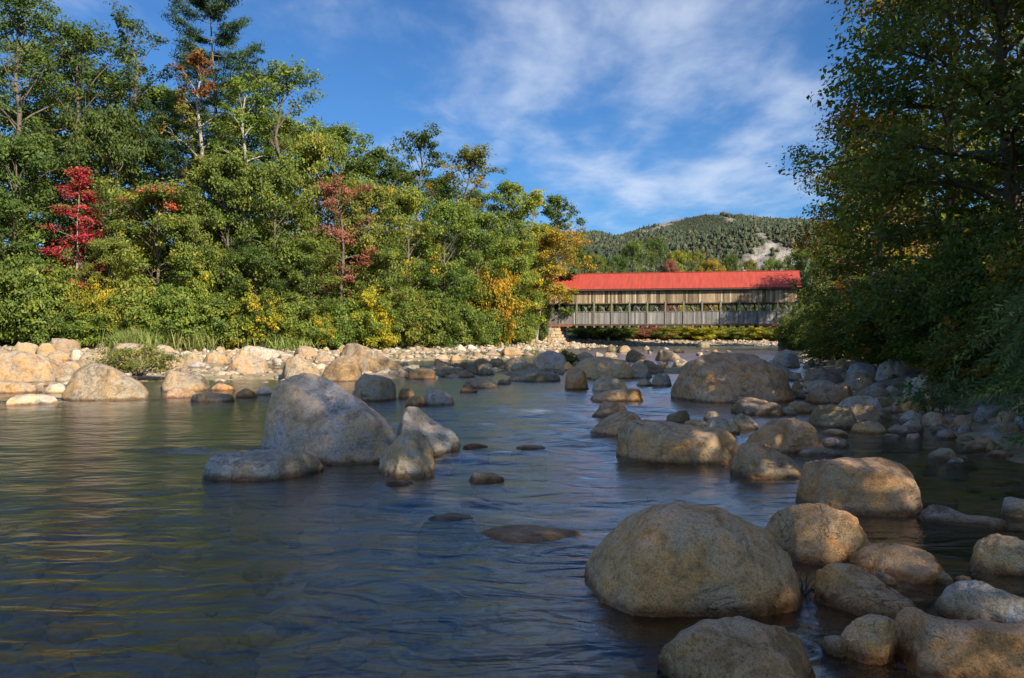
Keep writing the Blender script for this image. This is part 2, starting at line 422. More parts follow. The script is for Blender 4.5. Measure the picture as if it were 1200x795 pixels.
# ------------------------------------------------------------------ mountain with its far forest
SIL = np.array([(-900, 330), (-300, 300), (200, 288), (480, 268), (620, 276), (676, 274), (699, 272.5), (719, 278.5), (739, 273.5), (767, 264), (796, 256.5), (824, 250.5), (846, 251.5), (869, 255.5), (892, 258), (926, 258), (980, 268), (1080, 285), (1300, 300), (1700, 320), (2200, 345)], float)
MY = 2500.0
def mountain_z(P):
    x, y = P[:, 0], P[:, 1]
    pxs = 600 + FPX * x / MY
    top = CAM_Z + (HORIZON - np.interp(pxs, SIL[:, 0], SIL[:, 1])) / FPX * MY
    t = np.where(y < MY, (y - 1000) / (MY - 1000), 1 - (y - MY) / 1500)
    t = np.clip(t, 0, 1)
    s = 0.55 * t + 0.45 * (t * t * (3 - 2 * t))
    n = fbm(np.c_[P / 230.0, np.full(len(P), 1.7)], 4)
    z = top * s + n * 24 * np.sin(np.pi * np.clip(t, 0, 1)) - 4
    # a cliff shelf low on the right
    cx, cy = (900 - 600) / FPX * 1650, 1650.0
    gss = np.exp(-((x - cx) / 150) ** 2 - ((y - cy - 80) / 170) ** 2)
    z = z + 52 * gss * (1 / (1 + np.exp(-(y - cy) / 18)))
    return z
def mountain_rock(P, Z):
    """bare granite ledges: 0..1"""
    px = 600 + FPX * P[:, 0] / P[:, 1]; py = HORIZON - (Z - CAM_Z) / P[:, 1] * FPX
    n = fbm(np.c_[P / 26.0, Z / 26.0], 4)
    def patch(cx, cy, rx, ry, tilt=0.0, depth=None):
        u = (px - cx); v = (py - cy) - tilt * u
        return 1 - np.hypot(u / rx, v / ry) + 0.9 * n
    m = patch(884, 314, 30, 19, -0.25); m = np.maximum(m, patch(916, 306, 28, 18, 0.1))
    m = np.maximum(m, patch(772, 267, 26, 4.5, -0.42))
    m = np.maximum(m, patch(856, 259, 7, 3))
    m = np.maximum(m, patch(862, 285, 9, 3, -0.2)); m = np.maximum(m, patch(893, 277, 10, 2.5))
    m = np.maximum(m, patch(815, 322, 22, 3)); m = np.maximum(m, patch(758, 315, 10, 2.5))
    m = np.where(P[:, 1] > MY + 5, 0, m)
    return np.clip(m * 3.0, 0, 1)
mx = np.concatenate([np.linspace(-2300, 60, 60, endpoint=False), np.linspace(60, 1100, 120), np.linspace(1130, 3300, 50)])
my = np.concatenate([np.linspace(980, 2530, 120), np.linspace(2580, 4100, 40)])
X, Y = np.meshgrid(mx, my); P = np.c_[X.ravel(), Y.ravel()]; Z = mountain_z(P)
RK = mountain_rock(P, Z)
crag = fbm(np.c_[P / 22.0, np.full(len(P), 7.7)], 4)
Z2 = Z + RK * crag * 9
idx = np.arange(P.shape[0]).reshape(len(my), len(mx))
F = np.stack([idx[:-1, :-1], idx[:-1, 1:], idx[1:, 1:], idx[1:, :-1]], -1).reshape(-1, 4)
m, q = new_mat('mountain_ground')
a = q.n('ShaderNodeAttribute', attribute_name='ground_color').outputs['Color']
pos = q.n('ShaderNodeNewGeometry').outputs['Position']
n1 = q.noise(q.vmath('MULTIPLY', pos, (1, 1, 0.5)), 0.05, 8, 0.7)
n2 = q.noise(q.vmath('MULTIPLY', pos, (1, 1, 0.22)), 0.16, 6, 0.7, 0.8)
c = q.mix(1.0, a, q.ramp(n1, [(0.3, 0.5), (0.68, 1.3)]), 'MULTIPLY')
c = q.mix(1.0, c, q.ramp(n2, [(0.36, 0.45), (0.5, 1.0), (0.7, 1.15)]), 'MULTIPLY')
b = q.n('ShaderNodeBump', {'Strength': 0.8, 'Distance': 6.0, 'Height': n1})
finish(q, q.n('ShaderNodeBsdfPrincipled', {'Base Color': c, 'Roughness': 0.95, 'Normal': b.outputs[0], 'Specular IOR Level': 0.1}).outputs[0])
me = mesh_from('mountain', np.c_[P, Z2], F, True, m)
mc = np.array([0.05, 0.058, 0.032]) * (1 - RK[:, None]) + np.array([0.27, 0.24, 0.21]) * RK[:, None]
set_col(me, 'ground_color', mc)
tag(obj('mountain', me), kind='structure')

def far_forest():
    r = np.random.default_rng(21)
    n = 56000
    y = np.sqrt(r.uniform(1000 ** 2, 2508 ** 2, n)); s = r.uniform(0.03, 0.42, n); x = s * y
    P = np.c_[x, y]; Z = mountain_z(P); rk = mountain_rock(P, Z)
    py = HORIZON - (Z - CAM_Z) / y * FPX
    keep = (rk < 0.35) & (py < 337)
    # the bald summit carries only scrub
    px = 600 + FPX * s
    bald = (np.hypot((px - 815) / 45, (py - 262) / 12) < 1)
    keep &= ~(bald & (r.uniform(0, 1, n) < 0.75))
    P, Z, bald = P[keep], Z[keep], bald[keep]; n = len(P)
    dens = fbm(np.c_[P / 90.0, np.full(len(P), 2.2)], 3)
    keep = r.uniform(0, 1, n) < np.clip(.78 + .6 * dens, .3, 1); P, Z, bald, dens = P[keep], Z[keep], bald[keep], dens[keep]; n = len(P)
    con = r.uniform(0, 1, n) < np.clip(.42 - .9 * dens, .1, .9)
    h = r.gamma(9, .85, n) * np.where(bald, 0.45, 1.0) * np.where(con, 1.1, .85)
    pal = np.array([(.036, .050, .030), (.046, .060, .034), (.066, .076, .038), (.085, .083, .040), (.095, .072, .040)])
    def batch(m, two):
        k = int(m.sum()); sides = 4 if two else 5
        rad = h[m] * (r.uniform(.42, .62, k) if two else r.uniform(.22, .32, k))
        a0 = r.uniform(0, 6, k)[:, None] + (np.arange(sides) / sides * 2 * np.pi)[None]; j = r.uniform(.7, 1.25, (k, sides))
        rings = [(.12, 1.0), (.70, .75)] if two else [(.08, 1.0)]
        V = np.zeros((k, sides * len(rings) + 1, 3))
        for q, (zf, rf) in enumerate(rings):
            sl_ = slice(q * sides, (q + 1) * sides)
            V[:, sl_, 0] = P[m, :1] + np.cos(a0 + .4 * q) * rad[:, None] * j * rf; V[:, sl_, 1] = P[m, 1:] + np.sin(a0 + .4 * q) * rad[:, None] * j * rf
            V[:, sl_, 2] = (Z[m] + h[m] * zf)[:, None]
        V[:, -1, :2] = P[m]; V[:, -1, 2] = Z[m] + h[m]
        top = sides * len(rings); b0 = top - sides
        f = [[b0 + i, b0 + (i + 1) % sides, top] for i in range(sides)]
        if two: f += [[i, (i + 1) % 4, 4 + i] for i in range(4)] + [[(i + 1) % 4, 4 + (i + 1) % 4, 4 + i] for i in range(4)]
        F = (np.array(f)[None] + (top + 1) * np.arange(k)[:, None, None]).reshape(-1, 3)
        ci = r.choice(5, k, p=[.2, .28, .3, .14, .08]) if two else r.integers(0, 2, k)
        C = pal[ci] * r.uniform(.7, 1.3, (k, 1))
        return V.reshape(-1, 3), F, np.repeat(C, top + 1, 0)
    V1, F1, C1 = batch(con, False); V2, F2, C2 = batch(~con, True)
    me = mesh_from('far_forest', np.vstack([V1, V2]), np.vstack([F1, F2 + len(V1)]), False, M_FAR)
    set_col(me, 'leaf_color', np.vstack([C1, C2]))
    tag(obj('far_forest', me), 'dark mixed forest covering the slopes of the far mountain', 'forest', kind='stuff')
far_forest()

# ------------------------------------------------------------------ covered bridge
BA, BB = Vector((4.6, 122.0, 0)), Vector((40.6, 114.6, 0))
bx_ = (BB - BA); BLEN = bx_.length; BANG = math.atan2(bx_.y, bx_.x)
NB = 14; BAY = BLEN / NB; BW = 5.8
ZB, ZO0, ZO1, ZE, ZR = 3.38, 5.26, 6.42, 8.30, 11.15
bridge = empty('covered_bridge', (BA.x, BA.y, 0), BANG)
tag(bridge, 'long covered wooden bridge with red roof and weathered board sides across the river', 'bridge')
r = np.random.default_rng(33)
def boards(x0, x1, z0, z1, y, cols, step=0.26):
    mb = MB(); x = x0
    while x < x1 - 0.03:
        w = min(step * r.uniform(.8, 1.2), x1 - x)
        c = cols[r.integers(len(cols))] * r.uniform(.75, 1.2)
        mb.box(x + w / 2, y + r.uniform(-.012, .012), (z0 + z1) / 2 + r.uniform(-.02, .02), w - .018, .04, z1 - z0, c=c)
        x += w
    return mb
TAN = [np.array(c) for c in ((.33, .24, .145), (.23, .165, .10), (.41, .305, .185), (.14, .10, .066), (.29, .215, .14), (.48, .38, .25))]
GREY = [np.array(c) for c in ((.20, .19, .17), (.25, .235, .21), (.17, .16, .145), (.29, .27, .24))]
for side, yy in ((0, 0.0), (1, BW)):
    sgn = -1 if side == 0 else 1
    for b in range(NB):
        x0, x1 = b * BAY, (b + 1) * BAY
        o = obj('upper_siding', boards(x0 + .01, x1 - .01, ZO1, ZE, yy, TAN).mesh('upper_siding', M_WOOD, attr='board_color'), bridge)
        o = obj('lower_siding', boards(x0 + .12, x1 - .12, ZB, ZO0, yy, GREY).mesh('lower_siding', M_WOOD, attr='board_color'), bridge)
        # crossed truss braces behind the opening
        yb = yy - sgn * 0.28
        for dirn in (1, -1):
            L = math.hypot(BAY - .5, ZO1 - ZB + .5); an = math.atan2(ZO1 - ZB + .5, BAY - .5) * dirn
            mb = MB()
            R = Matrix.Rotation(-an, 3, 'Y')
            mb.box((x0 + x1) / 2, yb - sgn * .11 * (dirn > 0), (ZB + ZO1 + .4) / 2 + .55, L, .09, .17, R)
            obj('brace', mb.mesh('brace', M_BEAM), bridge)
    for b in range(NB + 1):
        mb = MB(); mb.box(b * BAY, yy + sgn * .045, (ZB + ZO1) / 2 + .14, .22, .16, ZO1 - ZB + .32)
        obj('post', mb.mesh('post', M_BEAM), bridge)
    mb = MB(); mb.box(BLEN / 2, yy + sgn * .05, ZO1 + .02, BLEN, .10, .14); obj('opening_rail', mb.mesh('opening_rail', M_DARKBEAM), bridge)
    mb = MB(); mb.box(BLEN / 2, yy + sgn * .05, ZO0 - .03, BLEN + .1, .08, .07); obj('opening_rail', mb.mesh('opening_rail', M_BEAM), bridge)
    mb = MB(); mb.box(BLEN / 2, yy - sgn * .06, ZB - .10, BLEN, .34, .26); obj('bottom_chord', mb.mesh('bottom_chord', M_DARKBEAM), bridge)
# deck and floor beams
mb = MB(); mb.box(BLEN / 2, BW / 2, ZB + .16, BLEN, BW - .5, .12); obj('deck', mb.mesh('deck', M_DARKBEAM), bridge)
me_fb = MB(); me_fb.box(0, BW / 2, ZB - .36, .24, BW + .5, .26); me_fb = me_fb.mesh('floor_beam', M_BEAM)
for k in range(NB * 2 + 1):
    obj('floor_beam', me_fb, bridge, (k * BAY / 2, 0, 0))
# roof: two sloping sheets with standing seams, ridge cap, fascia, rafter tails
OV = 0.62
rise = ZR - (ZE + .28); half = BW / 2 + OV; sl = math.hypot(rise, half); sa = math.atan2(rise, half)
for side in (-1, 1):
    mb = MB(); R = Matrix.Rotation(sa * -side, 3, 'X')
    cy = BW / 2 + side * half / 2; cz = (ZR + ZE + .28) / 2
    mb.box(BLEN / 2, cy, cz, BLEN + 1.3, sl, .07, R)
    rf = obj('roof_slope', mb.mesh('roof_slope', M_ROOF), bridge)
    for k in range(39):
        s2 = MB(); off = R @ Vector((0, 0, .05))
        s2.box(-.6 + k * (BLEN + 1.2) / 38, cy + off.y * .8, cz + off.z * .8, .03, sl - .02, .022, R)
        obj('seam', s2.mesh('seam', M_ROOF), rf)
    mb = MB(); mb.box(BLEN / 2, BW / 2 + side * (half - .06), ZE + .15, BLEN + 1.2, .05, .17); obj('fascia', mb.mesh('fascia', M_DARKBEAM), bridge)
    me_rt = MB(); me_rt.box(0, BW / 2 + side * (half - .38), ZE + .16, .12, .62, .13); me_rt = me_rt.mesh('rafter_tail', M_BEAM)
    for k in range(NB * 2 + 1): obj('rafter_tail', me_rt, bridge, (k * BAY / 2, 0, 0))
mb = MB(); mb.box(BLEN / 2, BW / 2, ZR + .03, BLEN + 1.3, .34, .07); obj('ridge_cap', mb.mesh('ridge_cap', M_ROOF), bridge)
# gable boards at both ends over the portal
for x in (0.0, BLEN):
    V = np.array([(x - .03, 0.05, ZE - 1.2), (x - .03, BW - .05, ZE - 1.2), (x - .03, BW - .05, ZE + .2), (x - .03, BW / 2, ZR - .12), (x - .03, .05, ZE + .2)])
    V2 = V + [.06, 0, 0]; n = 5
    F = [np.array([[4, 3, 2, 1, 0], [5, 6, 7, 8, 9]]), np.array([[i, (i + 1) % n, n + (i + 1) % n, n + i] for i in range(n)])]
    me = mesh_from('gable', np.vstack([V, V2]), F, False, M_WOOD); set_col(me, 'board_color', np.tile(TAN[1], (10, 1)))
    obj('gable', me, bridge)
# rust-red bearing beams at the two ends
for xa, xb in ((-.6, 4.6), (BLEN - 5.2, BLEN + .6)):
    mb = MB(); mb.box((xa + xb) / 2, -.18, ZB - .18, xb - xa, .16, .34); obj('bearing_beam', mb.mesh('bearing_beam', M_RUST), bridge)

# stone abutments: every block its own part, round a core
def abutment(name, label, x0, x1, ztop, ybatter, flare=0.0, color=(.58, .49, .38)):
    root = empty(name, (BA.x, BA.y, 0), BANG)
    tag(root, label, 'abutment')
    rr = np.random.default_rng(int(abs(x0) * 10) + 3)
    core = MB(); core.box((x0 + x1) / 2, BW / 2, ztop / 2 - .3, x1 - x0 - .5, BW + .4, ztop - .1)
    mec = core.mesh('core', M_ROCK); oc = obj('core', mec, root); oc.color = (*[c * .55 for c in color], 1)
    z = -.3
    while z < ztop - .05:
        h = min(rr.uniform(.34, .52), ztop - z)
        if ztop - z - h < .15: h = ztop - z
        fr = 1 - (z + .3) / (ztop + .3)
        xa, xb = x0 - flare * 0.2 * fr, x1 + flare * fr
        for face in range(2):
            s = 0.0; Lf = (xb - xa) if face == 0 else BW + .4
            while s < Lf - .02:
                w = min(rr.uniform(.5, 1.1), Lf - s)
                if Lf - s - w < .25: w = Lf - s
                me = bpy.data.meshes.new('stone')
                bm = bmesh.new(); bmesh.ops.create_cube(bm, size=1.0)
                bmesh.ops.bevel(bm, geom=bm.edges[:], offset=.09, segments=1, affect='EDGES')
                for vtx in bm.verts:
                    vtx.co.x *= w - .03; vtx.co.y *= .55; vtx.co.z *= h - .03
                    vtx.co += Vector(rr.uniform(-.025, .025, 3))
                bm.to_mesh(me); bm.free(); me.materials.append(M_ROCK)
                o = obj('stone', me, root)
                pr = rr.uniform(-.05, .05)
                if face == 0: o.location = (xa + s + w / 2, -.25 - ybatter * fr + pr, z + h / 2)
                else:
                    sx = xb if x0 < BLEN / 2 else xa
                    o.location = (sx + pr, -.2 + s + w / 2, z + h / 2); o.rotation_euler = (0, 0, math.pi / 2)
                k = rr.uniform(.72, 1.15); o.color = (color[0] * k, color[1] * k, color[2] * k, 1)
                s += w
        z += h
abutment('stone_abutment', 'pale dry-laid stone abutment under the left end of the covered bridge', -2.2, 2.2, ZB - .52, .55, 1.3)
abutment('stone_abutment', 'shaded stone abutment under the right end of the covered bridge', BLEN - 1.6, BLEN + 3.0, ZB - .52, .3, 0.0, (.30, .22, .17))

# ------------------------------------------------------------------ boulders and stones
_ico = {}
def ico(level):
    if level not in _ico:
        bm = bmesh.new(); bmesh.ops.create_icosphere(bm, subdivisions=level, radius=1.0)
        V = np.array([v.co for v in bm.verts]); F = np.array([[v.index for v in f.verts] for f in bm.faces]); bm.free()
        _ico[level] = (V / np.linalg.norm(V, axis=1)[:, None], F)
    return _ico[level]
def rock_shape(level, w, D, H, bury, prof, seed, rough=0.06, facets=7, box=2.5):
    """a boulder lofted along x: prof gives the crest height from its left to its right end"""
    r = np.random.default_rng(seed)
    V, F = ico(level)
    x = np.sign(V[:, 0]) * np.abs(V[:, 0]) ** 0.85
    rad = np.sqrt(np.maximum(1 - V[:, 0] ** 2, 1e-9))
    c, s = V[:, 1] / rad, V[:, 2] / rad
    e = 2.0 / box
    c = np.sign(c) * np.abs(c) ** e; s = np.sign(s) * np.abs(s) ** e
    kn = np.linspace(-1, 1, len(prof))
    fine = np.linspace(-1, 1, 81); pf = np.interp(fine, kn, prof)
    pf = np.convolve(np.pad(pf, 3, mode='edge'), np.hanning(9)[1:-1] / np.hanning(9)[1:-1].sum(), mode='valid')
    hh = np.interp(x, fine, pf)
    end = np.maximum(1 - np.abs(x) ** 7, 0) ** 0.5
    dd = np.maximum(1 - np.abs(x) ** 2.6, 0) ** 0.5
    sk = r.uniform(-.18, .18)
    P = np.c_[x * w / 2, c * D * dd * (1 + .12 * np.sin(2.2 * x + seed)) + sk * D * x * .6, np.where(s > 0, H * hh * end * s, bury * s * dd)]
    # lean the crest back a little so the face towards the viewer slopes
    P[:, 1] += np.where(s > 0, s * D * r.uniform(.02, .22), 0)
    m = (w + 2 * D + H) / 4
    for k in range(facets):
        n = r.normal(size=3); n[2] = abs(n[2]) * .8 + .05; n[1] -= .35; n /= np.linalg.norm(n)
        q = P @ n; lim = np.quantile(q, r.uniform(.80, .955)); ov = q - lim
        soft = m * .025
        P = P - n * (np.where(ov > 0, ov * ov / (ov + soft), 0) * .85)[:, None]
    nd = P / (np.linalg.norm(P, axis=1)[:, None] + 1e-6)
    off = r.uniform(0, 50, 3)
    d = fbm(P / m * 1.5 + off, 5, .52) * rough * m
    # creases and ledges
    rdg = 1 - np.abs(fbm(P / m * 2.3 + off + 9, 3)) * 2.2
    d += -np.clip(rdg - .72, 0, 1) * rough * m * .9
    if level > 4:
        big = 1 - np.abs(fbm((P / m * [1.0, 1.0, 1.7]) * .9 + off + 31, 2)) * 2.6
        d += -np.clip(big - .80, 0, 1) * rough * m * 1.6
        d += np.where(fbm(P / m * 1.2 + off + 57, 2) > .12, .22, 0) * rough * m
    P = P + nd * d[:, None]
    P[:, 0] *= w / (P[:, 0].max() - P[:, 0].min()); P[:, 0] -= (P[:, 0].max() + P[:, 0].min()) / 2
    P[:, 2] = np.where(P[:, 2] > 0, P[:, 2] * H / P[:, 2].max(), P[:, 2])
    # pull the crest back onto the wanted outline
    nbn = 36 if level > 3 else 16
    u = np.clip(P[:, 0] / (w / 2), -1, 1); bi = np.clip(((u + 1) / 2 * nbn).astype(int), 0, nbn - 1)
    crest = np.full(nbn, 1e-3); np.maximum.at(crest, bi, P[:, 2])
    cu = (np.arange(nbn) + .5) / nbn * 2 - 1
    want = np.interp(cu, fine, pf) / pf.max() * np.maximum(1 - np.abs(cu) ** 9, 0) ** .5 * H
    want = want * (1 + .05 * fbm(np.c_[cu * 4 + seed, cu * 0, cu * 0], 3))
    fac = np.clip(want / crest, .55, 1.9); fac = np.convolve(np.pad(fac, 1, mode='edge'), [.25, .5, .25], mode='valid')
    P[:, 2] = np.where(P[:, 2] > 0, P[:, 2] * np.interp(u, cu, fac), P[:, 2])
    return P, F

ROCKCOL = {'w': (.60, .425, .25), 'g': (.50, .47, .43), 'p': (.325, .262, .178), 'o': (.46, .26, .12), 'd': (.31, .24, .17), 't': (.365, .27, .16), 'v': (.48, .415, .32), 'b': (.58, .385, .195)}
DOME = [.45, .8, .97, 1, .95, .78, .42]
FLAT = [.5, .85, 1, 1, .95, .85, .5]
LOWP = [.25, .6, .9, 1, .85, .55, .25]
_seed = [100]
def boulder(x0, x1, yt, yb, prof, col, label, d=None, depth=.42, name='boulder', rough=.075, facets=12, box=2.5, turn=0.0, group=None):
    _seed[0] += 1
    wpx = x1 - x0
    if d is None:
        df = depth_of(yb); D = depth * wpx / FPX * df; dc = df + D * .92
    else:
        dc = d; D = depth * wpx / FPX * d; df = d - D
    w = wpx / FPX * dc; D = depth * w
    cx = ((x0 + x1) / 2 - 600) / FPX * dc
    zb = 0.0 if d is None else CAM_Z - (yb - HORIZON) / FPX * df
    top = CAM_Z - (yt - HORIZON) / FPX * dc
    H = max(top - zb, .05)
    bury = max(zb - gz(cx, dc) + .12, .15 * w, .12)
    lvl = 6 if wpx > 240 else 5 if wpx > 58 else 4 if wpx > 22 else 3
    P, F = rock_shape(lvl, w, D, H, bury, prof, _seed[0], rough, facets, box)
    o = obj(name, mesh_from(name, P, F, True, M_ROCK), None, (cx, dc, zb), -math.atan2(cx, dc) + turn)
    rr = np.random.default_rng(_seed[0] + 7)
    c = np.array(ROCKCOL[col]) * rr.uniform(.88, 1.12) * rr.uniform(.96, 1.04, 3)
    o.color = (*c, 1)
    tag(o, label, name.replace('_', ' ').split()[-1], group)
    return o

B = boulder
# --- the grey boulder in mid river and its neighbours
B(310, 472, 438, 545, [.78, .97, 1, .99, .9, .76, .62, .48, .28], 'g', 'huge smooth grey boulder standing in the river left of centre', depth=.34, rough=.06, facets=14)
B(240, 378, 527, 562, [.85, 1, .97, .93, .9, .86, .78, .62], 'g', 'flat blocky slab of rock at the foot of the huge grey boulder', depth=.26, box=4.0, rough=.05, facets=4)
B(442, 514, 506, 559, [.22, .55, .85, 1, 1, .8, .45], 'v', 'smooth leaning wedge-shaped rock right of the huge grey boulder', depth=.42)
B(462, 541, 477, 534, [.45, 1, .95, .75, .6, .5, .3], 'g', 'craggy pale grey rock behind the leaning wedge-shaped rock', depth=.35, rough=.10, facets=11)
B(443, 487, 565, 572, LOWP, 'o', 'low reddish rock awash below the leaning wedge-shaped rock', depth=.4, name='rock')
B(539, 574, 520.5, 528, LOWP, 'o', 'left of two orange rocks barely breaking the water in mid river', name='rock')
B(596, 642, 522.5, 529, LOWP, 'o', 'right of two orange rocks barely breaking the water in mid river', name='rock')
B(537, 593, 555, 568, [.3, .8, 1, .9, .8, .6, .3], 'b', 'low brown rock with water running round it in mid river', name='rock', rough=.09)
B(488, 565, 605, 616, LOWP, 'd', 'dark low rock with water sliding over its top', name='rock', depth=.3)
B(556, 692, 624, 637, [.3, .7, .9, 1, 1, .9, .5], 'b', 'wide flat submerged ledge left of the large near boulder', name='rock', depth=.28)
# --- left bar in the sun
B(-22, 78, 412, 450, [.6, .85, 1, 1, .9, .7, .35], 'p', 'large cream boulder cut off by the left edge of the picture')
B(-12, 26, 424, 447, [.9, 1, .8, .55, .3], 'v', 'grey wedge of rock leaning on the cream boulder at the left edge', depth=.3, name='rock')
B(-18, 46, 445, 462, [.8, 1, .9, .7, .4], 't', 'flat cream rock below the large boulder at the left edge', name='rock')
B(53, 80, 450, 462, DOME, 'g', 'small rounded grey stone between the two biggest left boulders', name='rock')
B(8, 66, 463, 476, [.6, .9, 1, .9, .9, .6], 'v', 'low dark slab at the water edge in the far left', name='rock', rough=.1)
B(78, 172, 426, 471, [.38, .85, 1, .93, .74, .52, .28], 'p', 'broad pale boulder with a low leafy shrub on its right shoulder', depth=.4)
B(92, 130, 411, 434, DOME, 'p', 'rounded boulder just behind the broad pale boulder')
B(60, 97, 424, 436, [.4, .8, 1, .95, .7], 'p', 'flat cream stone between the two biggest left boulders', name='rock')
B(58, 74, 420, 429, DOME, 't', 'small orange stone behind the flat cream stone at left', name='rock')
B(57, 93, 396.5, 411, [.9, 1, .97, .9, .8, .7], 'p', 'blocky cream boulder highest on the left shore beneath dark shrubs', d=66, box=3.4)
B(44, 66, 402, 415, DOME, 't', 'reddish rounded boulder left of the blocky cream one on the shore', d=63)
B(12, 50, 402, 413, LOWP, 't', 'long low tan rock on the shore at far left', d=63, name='rock')
B(56, 86, 410, 419, LOWP, 't', 'flat tan rock below the blocky cream boulder on the shore', d=60, name='rock')
B(82, 98, 410, 418, DOME, 'g', 'small grey stone right of the flat tan rock on the left shore', d=60, name='rock')
B(127, 180, 403, 417, [.5, .9, 1, .95, .9, .8, .6], 'p', 'long low cream boulder on the shore below the grass tuft', d=62)
B(176, 206, 405, 417, DOME, 'p', 'pale rounded boulder below the grass clump on the left shore', d=62)
B(173, 219, 413, 434, DOME, 'p', 'domed cream boulder behind the low leafy shrub on the bar')
B(211, 236, 415, 430, DOME, 'p', 'pale dome touching the right side of the domed cream boulder')
B(217, 246, 424, 431, LOWP, 'g', 'flat whitish slab between two pale domes on the left bar', name='rock')
B(238, 267, 414, 427, FLAT, 't', 'squat tan boulder left of the wide domed boulder')
B(262, 321, 416, 441, [.4, .8, 1, 1, .9, .65, .3], 'p', 'wide domed cream boulder left of the huge grey boulder')
B(278, 346, 405, 427, [.9, 1, .95, .85, .75, .6, .45], 'v', 'long grey slab sloping down to the right behind the wide dome', d=58, depth=.25)
B(190, 246, 434, 460, [.45, 1, .85, .75, .75, .7, .4], 'p', 'angular pale boulder right of the low leafy shrub', rough=.08)
B(188, 233, 455, 468, LOWP, 't', 'flat orange-tan stone in front of the angular pale boulder', name='rock')
B(219, 279, 460, 472, [.35, .9, 1, .9, .8, .5], 'p', 'flat whitish slab at the water edge on the left bar', name='rock', depth=.3)
B(226, 262, 431, 439, [.1, .5, .9, 1, .7, .3], 'p', 'low triangular white stone in the side channel', name='rock')
B(245, 275, 450, 459, LOWP, 'o', 'low brown stone right of the angular pale boulder', name='rock')
B(275, 303, 456, 467, LOWP, 'o', 'orange stone awash left of the huge grey boulder', name='rock')
B(298, 323, 453, 464, LOWP, 'g', 'grey stone awash behind the left flank of the huge grey boulder', name='rock')
B(331, 378, 417, 446, [.7, .95, 1, .9, .75, .55, .3], 'p', 'pale boulder peeking out directly behind the huge grey boulder')
B(376, 424, 417, 448, [.35, .6, .85, 1, 1, .95, .6], 't', 'angular golden boulder in front of the long white slab', rough=.08)
B(394, 480, 402, 439, [.75, 1, .98, .85, .7, .5, .3, .12], 'p', 'largest long white slab boulder tapering down to the right', depth=.3)
B(410, 468, 439, 471, [.3, .75, 1, .95, .9, .8, .5], 'v', 'dark grey-brown boulder half shaded right of the huge grey boulder')
B(421, 435, 435, 443, DOME, 't', 'small tan stone wedged beside the angular golden boulder', name='rock')
B(344, 373, 406, 419, DOME, 't', 'tan boulder on the far shore behind the pale peeking boulder', d=66)
B(368, 391, 414, 425, [.4, .8, 1, .8, .4], 'p', 'small white boulder between tan boulder and golden boulder', name='rock')
B(466, 488, 455, 468, FLAT, 't', 'tan block in the channel beside the half shaded boulder', name='rock', box=3.2)
B(472, 503, 465, 477, FLAT, 'b', 'brown flat stone in front of the white wedge rock', name='rock')
B(491, 539, 455, 476, [.5, 1, .95, .75, .5, .25], 'g', 'whitish wedge rock standing in the blue channel')
# --- middle bar
B(463, 482, 434, 444, LOWP, 'v', 'low grey wedge left of the flat-topped tan block', name='rock')
B(475, 511, 432, 445, [.3, .8, 1, 1, .95, .8], 't', 'flat-topped tan block at the tail of the white slab', name='rock', box=3.2)
B(506, 528, 422, 433, [.5, 1, .9, .6, .2], 'p', 'small white angular rock behind the low tan slab', name='rock')
B(505, 548, 431, 440, FLAT, 't', 'low tan slab in the middle bar', name='rock')
B(532, 558, 435, 443, LOWP, 'p', 'low pale stone in front of the dark round stone on the middle bar', name='rock')
B(546, 561, 425, 439, DOME, 'd', 'dark brown rounded stone on the middle bar', name='rock')
B(553, 577, 420, 432, DOME, 't', 'golden boulder behind the dark round stone on the middle bar')
B(571, 593, 421, 431, DOME, 't', 'golden boulder on the right of its golden twin', name='rock')
B(542, 589, 445, 456, [.5, 1, .95, .8, .5, .2], 't', 'low tan rock with a cream top at the bar edge', name='rock')
B(578, 601, 445, 451, LOWP, 'p', 'thin pale stone at the bar edge beside the cream-topped rock', name='rock')
B(537, 561, 455, 461, LOWP, 'o', 'wet orange stone below the cream-topped rock', name='rock')
B(594, 661, 434, 448, [.3, .75, 1, 1, .9, .75, .5], 'p', 'wide low sunlit cream boulder in front of the pale dome', depth=.3)
B(623, 667, 412, 434, [.5, .85, 1, 1, .9, .6], 'g', 'pale grey dome boulder with moss at its right side')
B(607, 634, 425, 437, LOWP, 'd', 'dark stone left of the pale grey dome boulder', name='rock')
B(567, 588, 412, 420, DOME, 't', 'orange boulder alone in the far channel', name='rock', d=72)
B(587, 613, 407, 419, FLAT, 't', 'larger orange-tan boulder alone in the far channel', d=74)
B(661, 693, 430, 457, [.5, .9, 1, .9, .8, .5], 'b', 'dark brown boulder at the left foot of the big dappled boulder')
B(668, 744, 419, 445, [.5, .85, 1, 1, .95, .85, .55], 'w', 'big dappled boulder in the middle of the river below the bridge', depth=.38)
B(671, 701, 413, 424, LOWP, 't', 'low sunlit boulder behind the big dappled boulder', name='rock')
B(692, 704, 437, 446, DOME, 'v', 'small round stone in front of the big dappled boulder', name='rock')
B(737, 766, 427, 444, DOME, 'v', 'grey boulder against the right end of the big dappled boulder')
B(750, 779, 422, 438, [.9, 1, .8, .5, .25], 't', 'brown rock sloping right behind the grey boulder in mid river', name='rock')
B(691, 736, 443, 460, DOME, 'v', 'olive domed boulder below the big dappled boulder')
B(687, 757, 455, 472, [.12, .45, .75, .9, 1, 1, .75], 'w', 'flat wide boulder with a dark right end in the stream', depth=.35)
B(685, 740, 472, 490, [.3, .75, 1, 1, .85, .5], 'd', 'flat dark brown rock alone in the stream', depth=.4)
B(762, 789, 437, 453, [.4, .8, 1, .9, .8, .5], 'g', 'greenish grey angular rock beside the huge brown boulder', rough=.09)
